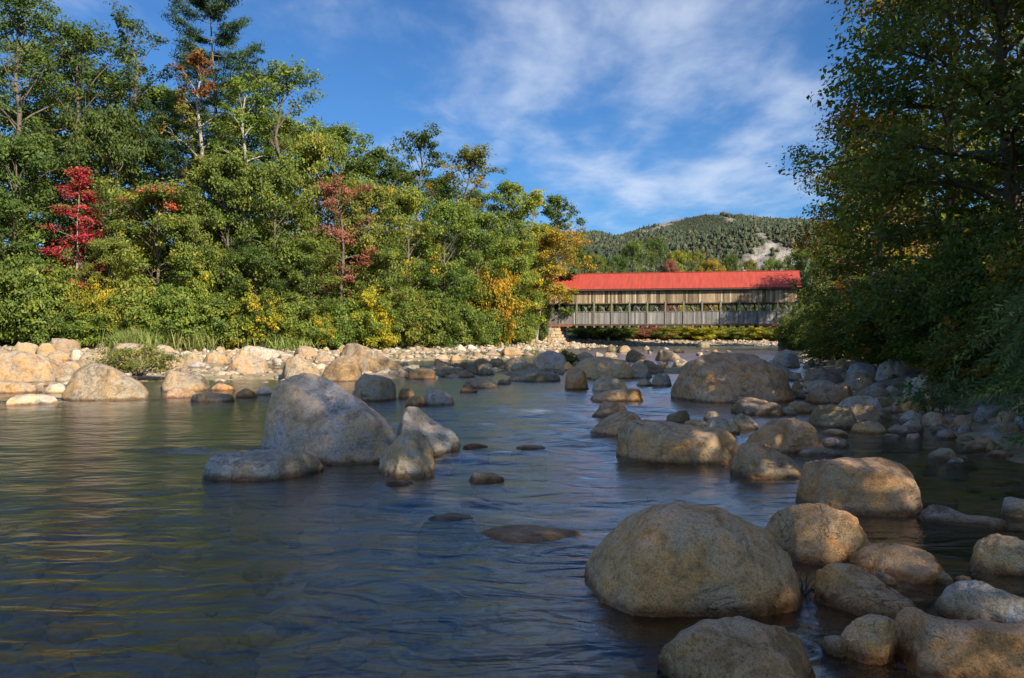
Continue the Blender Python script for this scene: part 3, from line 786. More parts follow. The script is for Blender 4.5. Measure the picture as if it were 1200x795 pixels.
B(746, 764, 444, 453, [.3, .7, 1, .7, .3], 'v', 'small pyramid stone in white water left of the huge brown boulder', name='rock')
B(767, 798, 410, 423, [.6, 1, .95, .7, .4], 'd', 'dark wedge boulder with a sunlit right face below the bridge')
B(732, 759, 410, 424, [.5, .9, 1, .8, .6, .2], 'p', 'pale wedge boulder under the middle of the bridge')
B(711, 723, 404.5, 413, DOME, 'p', 'small white boulder left of the cream one below the bridge', name='rock', d=88)
B(721, 741, 405, 416, [.3, .7, 1, .9, .6], 'p', 'cream boulder between the white one and the pale wedge', name='rock', d=84)
B(704, 724, 414, 420, FLAT, 't', 'flat orange stone behind the big dappled boulder', name='rock')
B(787, 808, 421, 431, DOME, 'v', 'brown stone behind the left end of the huge brown boulder', name='rock')
B(815, 832, 400, 408, [.4, .8, 1, .9, .5], 'p', 'white boulder on the far bank below yellow shrubs', d=118, name='rock')
# --- the huge brown boulder and the right shore
B(786, 933, 414, 473, [.42, .8, .95, 1, 1, .97, .88, .68, .3], 'w', 'huge rounded brown boulder with a dark stain right of centre', depth=.36, rough=.045, facets=8)
B(857, 924, 467, 488, [.5, .95, 1, .85, .8, .75, .55], 't', 'low tan double-humped boulder in front of the huge brown boulder')
B(900, 931, 422, 446, [.95, 1, .8, .5, .2], 'g', 'smooth grey boulder behind the right flank of the huge brown boulder')
B(904, 937, 410, 431, [.4, .75, 1, .9, .7], 'g', 'pale grey boulder below the dark shrub near the bridge end')
B(925, 941, 437, 447, DOME, 'v', 'small grey stone at the foot of the dark shrub', name='rock')
B(940, 994, 433, 453, [.5, .95, 1, .9, .7, .4], 't', 'smooth tan boulder under the dark shrub on the right shore')
B(945, 985, 446, 463, DOME, 'v', 'grey-tan boulder between smooth tan boulder and long light boulder')
B(945, 1001, 452, 475, [.5, .7, .85, .95, 1, .9], 't', 'long light boulder rising to the right on the right shore')
B(925, 943, 449, 462, DOME, 't', 'small tan stone beside the right end of the huge brown boulder', name='rock')
B(930, 946, 456, 468, DOME, 't', 'second small tan stone beside the huge brown boulder', name='rock')
B(921, 954, 471, 485, FLAT, 't', 'squat tan stone left of the pair of large tan boulders', name='rock')
B(916, 934, 477, 487, DOME, 'v', 'small lumpy grey stone at the water right of double-humped boulder', name='rock')
B(978, 1038, 464, 491, [.4, .8, 1, 1, .95, .7], 'g', 'grey flat-topped boulder behind the pair of large tan boulders')
B(988, 1035, 474, 500, DOME, 't', 'right one of the pair of large tan boulders on the shore')
B(949, 1006, 476, 504, [.6, .95, 1, .95, .85, .6], 't', 'left one of the pair of large tan boulders on the shore')
B(997, 1043, 495, 510, FLAT, 'b', 'wet brown rock below the pair of large tan boulders')
B(962, 998, 503, 512, LOWP, 'w', 'flat stone in the side pool below the pair of tan boulders', name='rock')
B(1058, 1080, 509, 518, DOME, 'g', 'small round light grey stone in the side pool', name='rock')
B(1034, 1056, 509, 516, LOWP, 'v', 'flat stone left of the small round light grey stone', name='rock')
B(1040, 1082, 499, 511, FLAT, 'd', 'dark flat rock behind the small round light grey stone', name='rock')
B(1027, 1063, 422, 449, DOME, 'g', 'rounded blue-grey boulder highest on the right shore', d=29)
B(993, 1031, 426, 442, FLAT, 'g', 'grey boulder left of the highest blue-grey boulder', d=31)
B(991, 1023, 437, 450, DOME, 'v', 'speckled stone below the grey boulders on the right shore', d=28, name='rock')
B(1015, 1049, 449, 459, LOWP, 'v', 'low stone in the middle of the right shore heap', d=26, name='rock')
B(1003, 1038, 456, 468, LOWP, 't', 'low tan stone behind the grey flat-topped boulder', d=24.5, name='rock')
B(1038, 1054, 452, 464, DOME, 'g', 'small blue-grey stone right of the low tan stone', d=24.5, name='rock')
B(1058, 1104, 440, 474, [.45, .8, .95, 1, .9, .7], 'g', 'purple-grey boulder partly behind the drooping willow leaves', d=21.5)
B(1057, 1074, 462, 477, DOME, 'w', 'brown stone under the purple-grey boulder', d=20, name='rock')
B(1072, 1098, 462, 479, DOME, 'b', 'brown stone right beneath the purple-grey boulder by the willow', d=19.6, name='rock')
B(1055, 1082, 481, 496, LOWP, 'v', 'flat grey stone left of the willow leaves', d=17.6, name='rock')
B(1056, 1082, 494, 503, LOWP, 'g', 'pale flat stone under the flat grey stone by the willow', d=16.6, name='rock')
B(777, 811, 482, 498, [.4, .7, .95, 1, .8], 'p', 'pale small wedge stone between the huge brown and the long flat boulder', name='rock')
B(800, 831, 493, 502, FLAT, 'b', 'flat brown stone beside the pale small wedge stone', name='rock')
B(824, 845, 482, 493, DOME, 'v', 'small grey stone in front of the huge brown boulder', name='rock')
B(821, 868, 489, 511, [.35, .75, 1, .95, .8, .5], 'g', 'greyish smooth rock behind the right end of the long flat boulder')
B(855, 891, 484, 504, [.25, .7, 1, .8, .45, .2], 'v', 'pointed grey pyramid rock right of the greyish smooth rock', rough=.08)
B(686, 768, 481, 513, [.12, .42, .75, .95, 1, .9, .5], 'w', 'tan boulder behind the left end of the long flat boulder')
B(714, 871, 495, 545, [.78, 1, 1, .97, .92, .86, .8, .6], 'w', 'long flat-topped brown boulder lying across the river', depth=.27, box=3.0)
B(870, 963, 491, 533, [.22, .55, .85, 1, 1, .9, .6], 'b', 'golden brown boulder right of the long flat-topped boulder', depth=.36)
B(856, 941, 520, 564, [.5, .95, 1, .87, .68, .48, .25], 'w', 'smooth wedge boulder sloping down to the right in mid right')
B(932, 988, 525, 537, LOWP, 'v', 'flat stone right of the smooth wedge boulder', name='rock')
B(955, 1000, 512, 525, LOWP, 'v', 'flat wet stone in the pool behind the golden brown boulder', name='rock')
B(928, 1077, 538, 605, [.62, .88, .97, 1, 1, .97, .85, .6], 'w', 'big blocky boulder with a rounded top left of the side pool', depth=.34, box=3.2, rough=.05)
B(893, 1023, 591, 663, [.45, .85, 1, 1, .9, .62], 'b', 'rounded ochre boulder below the big blocky boulder', depth=.4)
B(984, 1114, 642, 683, [.2, .6, .9, 1, .85, .62, .35], 'b', 'flat broad pinkish boulder below the rounded ochre boulder', depth=.36)
B(1137, 1224, 628, 676, [.35, .75, .95, 1, .95, .7], 'w', 'speckled grey-brown boulder cut by the right edge of the picture', depth=.4)
B(1168, 1222, 586, 609, DOME, 'v', 'dark low boulder at the right edge under the willow tips', depth=.4)
B(1080, 1186, 597, 619, [.35, .9, .8, .5, .55, .5, .3], 'd', 'long thin dark slab barely above the side pool', depth=.16, rough=.09)
B(1087, 1121, 526, 542, [.3, .7, 1, 1, .7], 'v', 'grey stone below the hanging willow leaves', name='rock')
B(1110, 1134, 537, 547, LOWP, 'g', 'small pale stone right of the grey stone below the willow', name='rock')
B(1097, 1121, 674, 688, DOME, 'v', 'left small round pebble beyond the bluish boulder', name='rock')
B(1119, 1146, 675, 687, DOME, 'w', 'right small tan pebble beyond the bluish boulder', name='rock')
B(675, 937, 590, 722, [.28, .55, .8, .97, 1, .97, .85, .67, .5], 'w', 'largest near boulder, rounded and brown, in the right foreground', depth=.36, rough=.045, facets=8)
B(766, 972, 733, 835, [.35, .75, .95, 1, .95, .82, .62, .4], 'b', 'speckled ochre boulder at the bottom edge of the picture', depth=.4)
B(949, 1076, 667, 727, [.5, .95, 1, .87, .62, .38, .15], 'b', 'ochre teardrop boulder with pale lichen patches', depth=.36)
B(1092, 1222, 684, 741, [.3, .7, 1, .95, .8, .62], 'g', 'bluish grey boulder behind the long boulder at lower right', depth=.4)
B(984, 1056, 721, 780, [.35, .8, 1, 1, .9], 'b', 'left lobe boulder touching the long boulder at lower right', depth=.5)
B(1036, 1250, 725, 808, [.6, .9, 1, 1, .97, .95, .9], 'b', 'long smooth boulder filling the lower right corner', depth=.3, box=3.0)
B(963, 1001, 748, 774, DOME, 'd', 'small dark wet stone in the gap left of the long corner boulder', name='rock')
B(1020, 1056, 674, 688, LOWP, 'g', 'small wet stone under the flat broad pinkish boulder', name='rock')

# --- cobbles one cannot tell apart: copies of a few stones
COB = []
for k in range(12):
    P, F = rock_shape(3, 1.0, .42, .42, .25, [(.45, .8, 1, .95, .7, .4), (.5, .9, 1, 1, .8, .5), (.3, .9, 1, .7, .5, .3)][k % 3], 900 + k, .08, 12, 3.0)
    COB.append(mesh_from('cobble', P, F, True, M_ROCK))
def cobble(x, y, s, col, label, group, r, name='cobble'):
    o = obj(name, COB[r.integers(12)], None, (x, y, max(gz(x, y), -.12) - .04 * s), r.uniform(0, 6.28))
    o.scale = (s * r.uniform(.8, 1.25), s * r.uniform(.8, 1.2), s * r.uniform(.75, 1.3))
    c = np.array(ROCKCOL[col]) * r.uniform(.8, 1.15) * r.uniform(.95, 1.05, 3); o.color = (*c, 1)
    tag(o, label, name.replace('_', ' '), group)
def along(L, s):
    d = np.hypot(*np.diff(L, axis=0).T); c = np.concatenate([[0], np.cumsum(d)]); s = np.clip(s, 0, c[-1] - 1e-6)
    k = np.searchsorted(c, s, side='right') - 1; t = (s - c[k]) / d[k]; v = (L[k + 1] - L[k]) / d[k]
    return L[k] + t * (L[k + 1] - L[k]), v
r = np.random.default_rng(71)
LS = LEFT_LINE[1:8]; tot = np.hypot(*np.diff(LS, axis=0).T).sum()
for k in range(125):
    p, v = along(LS, 34 + (tot - 34) * (k + r.uniform(-.5, .5)) / 125)
    nrm = np.array([v[1], -v[0]]); q = p + nrm * r.uniform(.2, 9.0)
    cobble(q[0], q[1], r.uniform(.45, 1.25) * (1 if r.uniform() < .85 else 1.4), 'ptpptg'[r.integers(6)], 'pale cobble in the strip of stones along the left shore', 'cobbles along the left shore', r)
LS2 = LEFT_LINE[7:12]; tot = np.hypot(*np.diff(LS2, axis=0).T).sum()
for k in range(48):
    p, v = along(LS2, tot * (k + r.uniform(-.4, .4)) / 48)
    nrm = np.array([v[1], -v[0]]); q = p + nrm * r.uniform(.3, 5.0)
    cobble(q[0], q[1], r.uniform(.5, 1.3), 'pptt'[r.integers(4)], 'sunlit cobble on the far shore below the bridge', 'cobbles below the bridge', r)
for k in range(84):
    d = r.uniform(38, 100); s = r.uniform(-.22, .28); x = s * d
    cobble(x, d, r.uniform(.4, 1.2), 'ttpvw'[r.integers(5)], 'stone breaking the shallow water in the rocky middle reach', 'stones in the middle reach', r, 'river_stone')
RS = RIGHT_LINE[4:11]; tot = np.hypot(*np.diff(RS, axis=0).T).sum()
for k in range(66):
    p, v = along(RS, 1 + (tot * .8) * (k + r.uniform(-.4, .4)) / 66)
    nrm = np.array([-v[1], v[0]]); q = p + nrm * r.uniform(-1.0, 3.4)
    cobble(q[0], q[1], r.uniform(.2, .66) * (1 + .012 * q[1]), 'tvgwb'[r.integers(5)], 'shaded cobble among the stones of the right shore', 'cobbles along the right shore', r)
for k in range(34):
    y = r.uniform(10.5, 17); x = float(np.interp(y, RIGHT_LINE[:, 1], RIGHT_LINE[:, 0])) - r.uniform(.2, 2.6)
    cobble(x, y, r.uniform(.25, .7), 'vgwbd'[r.integers(5)], 'shaded cobble among the stones of the right shore', 'cobbles along the right shore', r)
for k in range(130):
    y = r.uniform(27, 64); x = r.uniform(-.68, -.13) * y
    if y < 36 and x > -.30 * y: continue
    cobble(x, y, r.uniform(.3, 1.1), 'ptpg'[r.integers(4)], 'small stone among the boulders of the left bar', 'stones of the left bar', r, 'river_stone')

# --- gravel: river bed stones and shore pebbles nobody could count
def gravel(name, label, pts, size, cols, seed, lev=2):
    r = np.random.default_rng(seed); V0, F0 = ico(lev); n = len(pts)
    z = ground_z(pts)
    sc = (size[0] + (size[1] - size[0]) * r.uniform(0, 1, n) ** 2)[:, None] * r.uniform(.7, 1.3, (n, 3)) * [1, 1, .55]
    a = r.uniform(0, 6.28, n); ca, sa_ = np.cos(a), np.sin(a)
    bump = 1 + .22 * r.normal(size=(n, len(V0), 1)) * .6
    V = V0[None] * bump * sc[:, None, :]
    x = V[..., 0] * ca[:, None] - V[..., 1] * sa_[:, None]; y = V[..., 0] * sa_[:, None] + V[..., 1] * ca[:, None]
    V = np.stack([x + pts[:, :1], y + pts[:, 1:], V[..., 2] + (z + sc[:, 2] * .15)[:, None]], -1)
    F = (F0[None] + len(V0) * np.arange(n)[:, None, None]).reshape(-1, 3)
    me = mesh_from(name, V.reshape(-1, 3), F, True, M_PEBBLE)
    C = np.array(cols)[r.integers(0, len(cols), n)] * r.uniform(.65, 1.2, (n, 1))
    set_col(me, 'stone_color', np.repeat(C, len(V0), 0))
    tag(obj(name, me), label, 'gravel', kind='stuff')
M_PEBBLE = mat_attr('pebbles', 'stone_color', .8, (1, 1, 1), 14.0, .6, 1.2, .3, .02)
r = np.random.default_rng(90)
y_ = r.uniform(29, 72, 3000); pts = np.c_[r.uniform(-.66, .18, 3000) * y_, y_]; pts = pts[ground_z(pts) > -.16]
gravel('bar_gravel', 'loose pale pebbles between the boulders of the stone bars', pts, (.08, .36), [(.35, .28, .19), (.30, .23, .15), (.38, .33, .25)], 95, 1)
r = np.random.default_rng(91)
d = r.uniform(2.6, 13, 800); pts = np.c_[r.uniform(-.70, .70, 800) * d, d]
gravel('river_bed_stones', 'brown stones lying on the river bed under clear water', pts, (.05, .24), [(.36, .25, .115), (.27, .19, .09), (.42, .30, .15), (.25, .20, .12)], 92)
pts = []
for k in range(3000):
    p, v = along(LEFT_LINE[1:12], r.uniform(36, 190)); nrm = np.array([v[1], -v[0]]); pts.append(p + nrm * r.uniform(-.2, 10.0))
gravel('shore_gravel', 'loose pale pebbles filling the left and far shore', np.array(pts), (.12, .42), [(.37, .30, .21), (.31, .24, .16), (.40, .35, .27)], 93, 1)
pts = []
for k in range(500):
    p, v = along(RIGHT_LINE[2:11], r.uniform(0, 85)); nrm = np.array([-v[1], v[0]]); pts.append(p + nrm * r.uniform(-1.5, 3.4))
gravel('bank_gravel', 'loose brown pebbles between the boulders of the right shore', np.array(pts), (.05, .2), [(.30, .23, .15), (.26, .23, .19), (.22, .16, .10)], 94)

# ------------------------------------------------------------------ trees, shrubs, grass
class Tubes:
    def __init__(self): self.V = []; self.F = []; self.n = 0
    def add(self, pts, rad, sides=6):
        pts = np.asarray(pts, float); n = len(pts)
        tan = np.gradient(pts, axis=0); tan /= np.linalg.norm(tan, axis=1)[:, None] + 1e-9
        ref = np.where(np.abs(tan[:, 2:3]) > .9, np.array([[1., 0, 0]]), np.array([[0, 0, 1.]]))
        a = np.cross(tan, ref); a /= np.linalg.norm(a, axis=1)[:, None] + 1e-9
        b = np.cross(tan, a)
        th = np.arange(sides) / sides * 2 * np.pi
        R = np.asarray(rad)[:, None, None]
        V = pts[:, None, :] + R * (np.cos(th)[None, :, None] * a[:, None, :] + np.sin(th)[None, :, None] * b[:, None, :])
        i = np.arange(n - 1)[:, None] * sides; j = np.arange(sides)[None]
        k = (j + 1) % sides
        F = np.stack([i + j, i + k, i + sides + k, i + sides + j], -1).reshape(-1, 4) + self.n
        self.V.append(V.reshape(-1, 3)); self.F.append(F); self.n += n * sides
    def mesh(self, name, mat): return mesh_from(name, np.vstack(self.V), np.vstack(self.F), True, mat)

def leaf_mesh(name, C, N, T, L, Wd, col, mat, fold=.18):
    """one folded diamond per leaf: centre, normal, direction, length, width"""
    N = N / (np.linalg.norm(N, axis=1)[:, None] + 1e-9)
    T = T - N * np.einsum('ij,ij->i', T, N)[:, None]; T /= np.linalg.norm(T, axis=1)[:, None] + 1e-9
    S = np.cross(N, T)
    L = L[:, None]; Wd = Wd[:, None]
    V = np.stack([C - T * L * .5, C + S * Wd * .5 + N * Wd * fold + T * L * .02, C + T * L * .5 - N * L * .06, C - S * Wd * .5 + N * Wd * fold + T * L * .02], 1)
    F = np.arange(len(C) * 4).reshape(-1, 4)
    me = mesh_from(name, V.reshape(-1, 3), F, False, mat)
    set_col(me, 'leaf_color', np.repeat(col, 4, 0))
    return me

GREENS = {
 'dark': [((0.065, 0.110, 0.022), 5), ((0.097, 0.144, 0.025), 4), ((0.139, 0.180, 0.031), 2)],
 'mid': [((0.117, 0.172, 0.028), 4), ((0.162, 0.220, 0.035), 4), ((0.222, 0.259, 0.040), 3), ((0.090, 0.133, 0.025), 2)],
 'light': [((0.175, 0.226, 0.035), 4), ((0.239, 0.269, 0.040), 4), ((0.304, 0.291, 0.044), 2), ((0.120, 0.168, 0.029), 2), ((0.552, 0.349, 0.029), .3)],
 'olive': [((0.181, 0.208, 0.037), 4), ((0.248, 0.237, 0.040), 3), ((0.124, 0.157, 0.032), 3), ((0.430, 0.286, 0.043), .8)],
 'yellow': [((.46, .34, .02), 3.5), ((.36, .32, .022), 4), ((.22, .25, .028), 4), ((.13, .19, .022), 3)],
 'yelgreen': [((0.326, 0.299, 0.025), 4), ((0.205, 0.241, 0.029), 4), ((0.121, 0.178, 0.025), 3), ((0.543, 0.380, 0.023), 1.2)],
 'gold': [((0.440, 0.319, 0.033), 5), ((0.330, 0.264, 0.033), 4), ((0.209, 0.209, 0.033), 3), ((0.506, 0.286, 0.033), 1)],
 'orange': [((.46, .27, .02), 3), ((.46, .33, .022), 5), ((.20, .23, .025), 4), ((.12, .17, .02), 3), ((.42, .16, .02), .8)],
 'red': [((.44, .034, .045), 5), ((.33, .022, .032), 4), ((.50, .075, .075), 3), ((.5, .2, .08), 1.6), ((.22, .18, .04), 1.3)],
 'redtip': [((0.122, 0.176, 0.029), 6), ((0.186, 0.208, 0.033), 4), ((0.429, 0.169, 0.065), 1.6), ((0.515, 0.117, 0.052), .8)],
 'pink': [((.34, .13, .085), 5), ((.28, .10, .07), 4), ((.20, .14, .05), 3), ((.40, .19, .13), 2)],
 'rust': [((.32, .10, .03), 3), ((.26, .15, .035), 3), ((.12, .13, .025), 3)],
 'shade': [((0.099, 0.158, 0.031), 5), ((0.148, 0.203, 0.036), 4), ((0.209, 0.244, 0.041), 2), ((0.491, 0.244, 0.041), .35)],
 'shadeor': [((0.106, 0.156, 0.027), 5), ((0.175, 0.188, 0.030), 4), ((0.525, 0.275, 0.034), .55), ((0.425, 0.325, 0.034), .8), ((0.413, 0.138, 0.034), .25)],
 'willow': [((0.114, 0.192, 0.060), 5), ((0.156, 0.228, 0.078), 4), ((0.216, 0.276, 0.108), 2)],
 'pine': [((0.031, 0.068, 0.026), 5), ((0.046, 0.088, 0.034), 4), ((0.072, 0.114, 0.039), 3)],
 'grass': [((.16, .22, .05), 4), ((.22, .26, .06), 4), ((.30, .29, .09), 2)],
}
def pick(pal, n, r):
    p = GREENS[pal]; w = np.array([q[1] for q in p], float); w /= w.sum()
    return np.array([q[0] for q in p])[r.choice(len(p), n, p=w)]

def grow(seed, H, R, base=.3, nl=30, nb=5, per=60, leaf=.24, pal='mid', lean=(0, 0), rc=None, shrub=False, asp=.6, flat=.55, cone=False, gap=0.0, side=None, tr=None, topcol=None, twigs=True):
    """returns (wood Tubes, leaf arrays). Limbs leave the trunk, branchlets leave the limbs, leaves cluster on both"""
    r = np.random.default_rng(seed); T = Tubes()
    tr = tr or (H * .016 + .03)
    zt = np.linspace(-.4, H * .95, 12); f = np.clip(zt / H, 0, 1)
    wig = np.c_[fbm(np.c_[zt * .16, zt * 0, zt * 0 + seed], 2), fbm(np.c_[zt * .16, zt * 0 + 5, zt * 0 + seed], 2)] * H * .035
    tp = np.c_[lean[0] * f ** 1.5 + wig[:, 0] * f, lean[1] * f ** 1.5 + wig[:, 1] * f, zt]
    if not shrub: T.add(tp, tr * (1 - f * .9) + .012, 7)
    CC = []; CR = []; CA = []
    rc = rc or R * .175
    for i in range(nl):
        if gap and r.uniform() < gap: continue
        tt = (i + r.uniform(.1, .9)) / nl
        t = base + (1 - base) * tt * .97
        az = i * 2.39996 + r.uniform(-.5, .5)
        env = R * (1 - tt) ** .8 * 1.05 + .25 if cone else R * max(.16, math.sqrt(max(0, 1 - ((tt - .42) / .62) ** 2)))
        env *= r.uniform(.72, 1.16)
        if side is not None:   # crown reaches out to one side
            env *= 1 + side[1] * math.cos(az - side[0])
        el = math.radians((2 + 55 * tt ** 1.5 if cone else -4 + 74 * tt ** 1.5) + r.uniform(-12, 12))
        if shrub:
            p0 = np.array([r.normal() * .06 * R, r.normal() * .06 * R, -.1]); 
            end = np.array([math.cos(az) * env, math.sin(az) * env, H * (.12 + .86 * tt) * r.uniform(.85, 1.05)])
            if tt < .35: end[:2] *= 1.0
            L = np.linalg.norm(end - p0)
        else:
            p0 = np.array([np.interp(t, f, tp[:, k]) for k in range(3)])
            L = env / max(math.cos(el), .45)
            L = min(L, env * 1.35)
            end = p0 + np.array([math.cos(az) * math.cos(el), math.sin(az) * math.cos(el), math.sin(el)]) * L
            end[2] = min(end[2], H * 1.01)
        s = np.linspace(0, 1, 6)[:, None]
        bow = np.array([0, 0, (.14 if not shrub else .22) * L])
        pts = p0 + (end - p0) * s + bow * np.sin(np.pi * s) * (.6 if not cone else -.25) + r.normal(size=(6, 3)) * L * .022 * s
        r0 = (tr * (1 - t * .85) * .48 if not shrub else .012 + H * .006)
        T.add(pts, np.linspace(r0, .012, 6), 5)
        end = pts[-1]; dv = pts[-1] - pts[0]; dv /= np.linalg.norm(dv) + 1e-9
        CC.append(end); CR.append(rc * r.uniform(.7, 1.2)); CA.append(tt)
        for b in range(nb):
            sb = .16 + .82 * (b + r.uniform(.1, .9)) / nb
            q0 = pts[0] * 0 + np.array([np.interp(sb, s[:, 0], pts[:, k]) for k in range(3)])
            d2 = dv + r.normal(size=3) * [.75, .75, .42]; d2 /= np.linalg.norm(d2)
            q1 = q0 + d2 * L * (.22 + .20 * (1 - sb)) * r.uniform(.7, 1.3) + np.array([0, 0, .03 * L])
            if twigs: T.add(np.array([q0, (q0 + q1) / 2 + r.normal(size=3) * .03 * L, q1]), [r0 * .35 + .004, r0 * .2 + .004, .006], 3)
            CC.append(q1); CR.append(rc * r.uniform(.55, 1.15)); CA.append(tt)
            if r.uniform() < .5: CC.append(q0 * .45 + q1 * .55 + r.normal(size=3) * rc * .3); CR.append(rc * r.uniform(.45, .8)); CA.append(tt)
    CC = np.array(CC); CR = np.array(CR); CA = np.array(CA)
    cnt = np.maximum((per * (CR / rc) ** 2).astype(int), 4)
    ci = np.repeat(np.arange(len(CC)), cnt); n = len(ci)
    off = r.normal(size=(n, 3)) * [.55, .55, .55 * flat]
    off *= (np.minimum(1, 1.5 / (np.linalg.norm(off, axis=1) + 1e-6)))[:, None]
    C = CC[ci] + off * CR[ci][:, None]
    C[:, 2] = np.maximum(C[:, 2], .05)
    ax = np.array([np.interp(C[:, 2] / H, f, tp[:, 0]), np.interp(C[:, 2] / H, f, tp[:, 1])]).T if not shrub else np.zeros((n, 2))
    out = np.c_[C[:, :2] - ax, np.zeros(n)]; out /= np.linalg.norm(out, axis=1)[:, None] + 1e-6
    N = out * .55 + [0, 0, .75] + r.normal(size=(n, 3)) * .55
    Tn = out * .5 + r.normal(size=(n, 3)) * .8 + [0, 0, -.25]
    L = leaf * (.5 + 1.1 * r.uniform(0, 1, n) ** 1.6)
    base_c = pick(pal, len(CC), r)
    if topcol is not None:
        m = CA > topcol[1]; base_c[m] = pick(topcol[0], m.sum(), r)
    col = base_c[ci]; alt = pick(pal, n, r); mixm = r.uniform(0, 1, n) < .22
    if topcol is not None: mixm &= ~(CA[ci] > topcol[1])
    col = np.where(mixm[:, None], alt, col) * r.uniform(.72, 1.28, (n, 1)) * r.uniform(.93, 1.07, (n, 3))
    return T, (C, N, Tn, L, L * asp, col)

M_TWIG = mat_bark('green_twigs', (.05, .06, .025), (.10, .11, .045))
CROWNS = {}
def plant(name, label, cat, x, y, seed, key=None, group=None, bark=None, rz=0.0, scale=1.0, mat=None, stemname='trunk', crownname='crown', **kw):
    """one tree or shrub; a key reuses the meshes of an earlier plant"""
    root = empty(name, (x, y, gz(x, y) - .05), rz)
    tag(root, label, cat, group)
    k = key or (name, seed)
    if k not in CROWNS:
        T, lv = grow(seed, **kw)
        CROWNS[k] = (T.mesh(stemname, bark or M_BARK), leaf_mesh(crownname, *lv, mat or M_LEAF))
    a, b = CROWNS[k]
    for nm, me in ((stemname, a), (crownname, b)): obj(nm, me, root)
    root.scale = (scale,) * 3 if isinstance(scale, (int, float)) else scale
    return root
def pxy(px, d): return (px - 600) / FPX * d, d
def hof(py, d, base=1.6): return CAM_Z + (HORIZON - py) / FPX * d - base

def left_tree(px, top, d, wpx, label, seed, name='tree', cat='tree', **kw):
    x, y = pxy(px, d)
    b = gz(x, y); H = hof(top, d, b); R = wpx / 2 / FPX * d
    return plant(name, label, cat, x, y, seed, H=H, R=R, **kw)

PROTO = {}
def shared_tree(px, top, d, wpx, pal, label, k, name, cat, group):
    """a tree or shrub that shares its meshes with others of its colour"""
    x, y = pxy(px, d); b = gz(x, y); H = hof(top, d, b); R = wpx / 2 / FPX * d
    shrub = name == 'shrub'
    var = k % 2 if pal in ('mid', 'light', 'dark') else 0
    key = (shrub, pal, var)
    if key not in PROTO:
        PROTO[key] = (4.0, 2.5) if shrub else (11.0, 3.9)
    H0_, R0_ = PROTO[key]; sx = R / R0_
    kw = dict(pal=pal, nl=34, nb=5, per=88, leaf=.195, shrub=True, rc=.52, twigs=False) if shrub else dict(pal=pal, nl=40, per=102, base=.05, leaf=.215, twigs=False)
    return plant(name, label, cat, x, y, 300 + len(pal) * 7 + var * 3 + 50 * shrub, key=key, rz=k * 2.1, scale=(sx, sx, H / H0_), group=group, H=H0_, R=R0_,
                 stemname='stems' if shrub else 'trunk', crownname='foliage' if shrub else 'crown', **kw)
# tall back row of the left bank
left_tree(20, 14, 84, 150, 'tall dark green oak at the left edge of the picture', 1, 'oak_tree', pal='dark', nl=40, per=93, base=0.16, leaf=0.317)
left_tree(-75, 40, 82, 130, 'dark oak mostly outside the left edge of the picture', 2, 'oak_tree', pal='dark', nl=34, per=82, base=0.14, leaf=0.317)
left_tree(92, 44, 86, 130, 'broad dark green oak behind the red maple', 3, 'oak_tree', pal='dark', nl=38, per=86, base=0.16, leaf=0.317)
left_tree(158, 28, 90, 95, 'thin airy oak with sky showing through, left of the pine', 4, 'oak_tree', pal='dark', nl=26, per=50, base=0.22, gap=.12, leaf=0.317)
left_tree(330, 92, 86, 120, 'broad light green maple right of the tall pine', 6, 'maple_tree', pal='mid', nl=38, per=86, base=0.18, leaf=0.299)
left_tree(236, 74, 80, 78, 'slender maple with a reddish orange top in front of the pine', 7, 'maple_tree', pal='olive', nl=24, per=60, base=0.30, bark=M_BIRCH, topcol=('rust', .72), leaf=0.264)
left_tree(288, 100, 79, 80, 'slender pale-barked maple between the pine and the broad maple', 8, 'maple_tree', pal='mid', nl=26, per=63, base=0.24, bark=M_BIRCH, leaf=0.264)
left_tree(398, 158, 92, 95, 'rounded green maple right of the broad light maple', 9, 'maple_tree', pal='mid', nl=34, per=78, base=0.14, leaf=0.299)
left_tree(446, 184, 96, 80, 'green maple left of the airy tall oak in the middle', 10, 'maple_tree', pal='dark', nl=30, per=78, base=0.14, leaf=0.299)
left_tree(490, 162, 102, 82, 'airy tall oak rising above the middle of the left bank', 11, 'oak_tree', pal='dark', nl=28, per=54, base=0.20, gap=.08, leaf=0.317)
left_tree(545, 184, 106, 88, 'airy round oak next to the tall oak, nearer the bridge', 12, 'oak_tree', pal='olive', nl=30, per=60, base=0.18, gap=.06, leaf=0.317)
left_tree(596, 222, 113, 75, 'green oak between the airy round oak and the golden birch', 13, 'oak_tree', pal='mid', nl=30, per=75, base=0.11, leaf=0.317)
left_tree(652, 236, 124, 58, 'dark green tree behind the golden birch at the bridge end', 14, 'maple_tree', pal='dark', nl=28, per=75, base=0.14, leaf=0.317)
left_tree(612, 236, 116, 70, 'tall golden birch at the left end of the bridge', 15, 'birch_tree', pal='yelgreen', nl=34, per=78, base=0.14, bark=M_BIRCH, lean=(2.0, -1), leaf=0.299, gap=.08)
left_tree(628, 284, 116.5, 72, 'leaning yellow birch with white limbs reaching over the bridge roof', 16, 'birch_tree', pal='gold', nl=38, per=82, base=0.42, bark=M_BIRCH, lean=(3.0, -1.5), leaf=0.273, gap=.1, side=(0.0, .35), tr=.30)
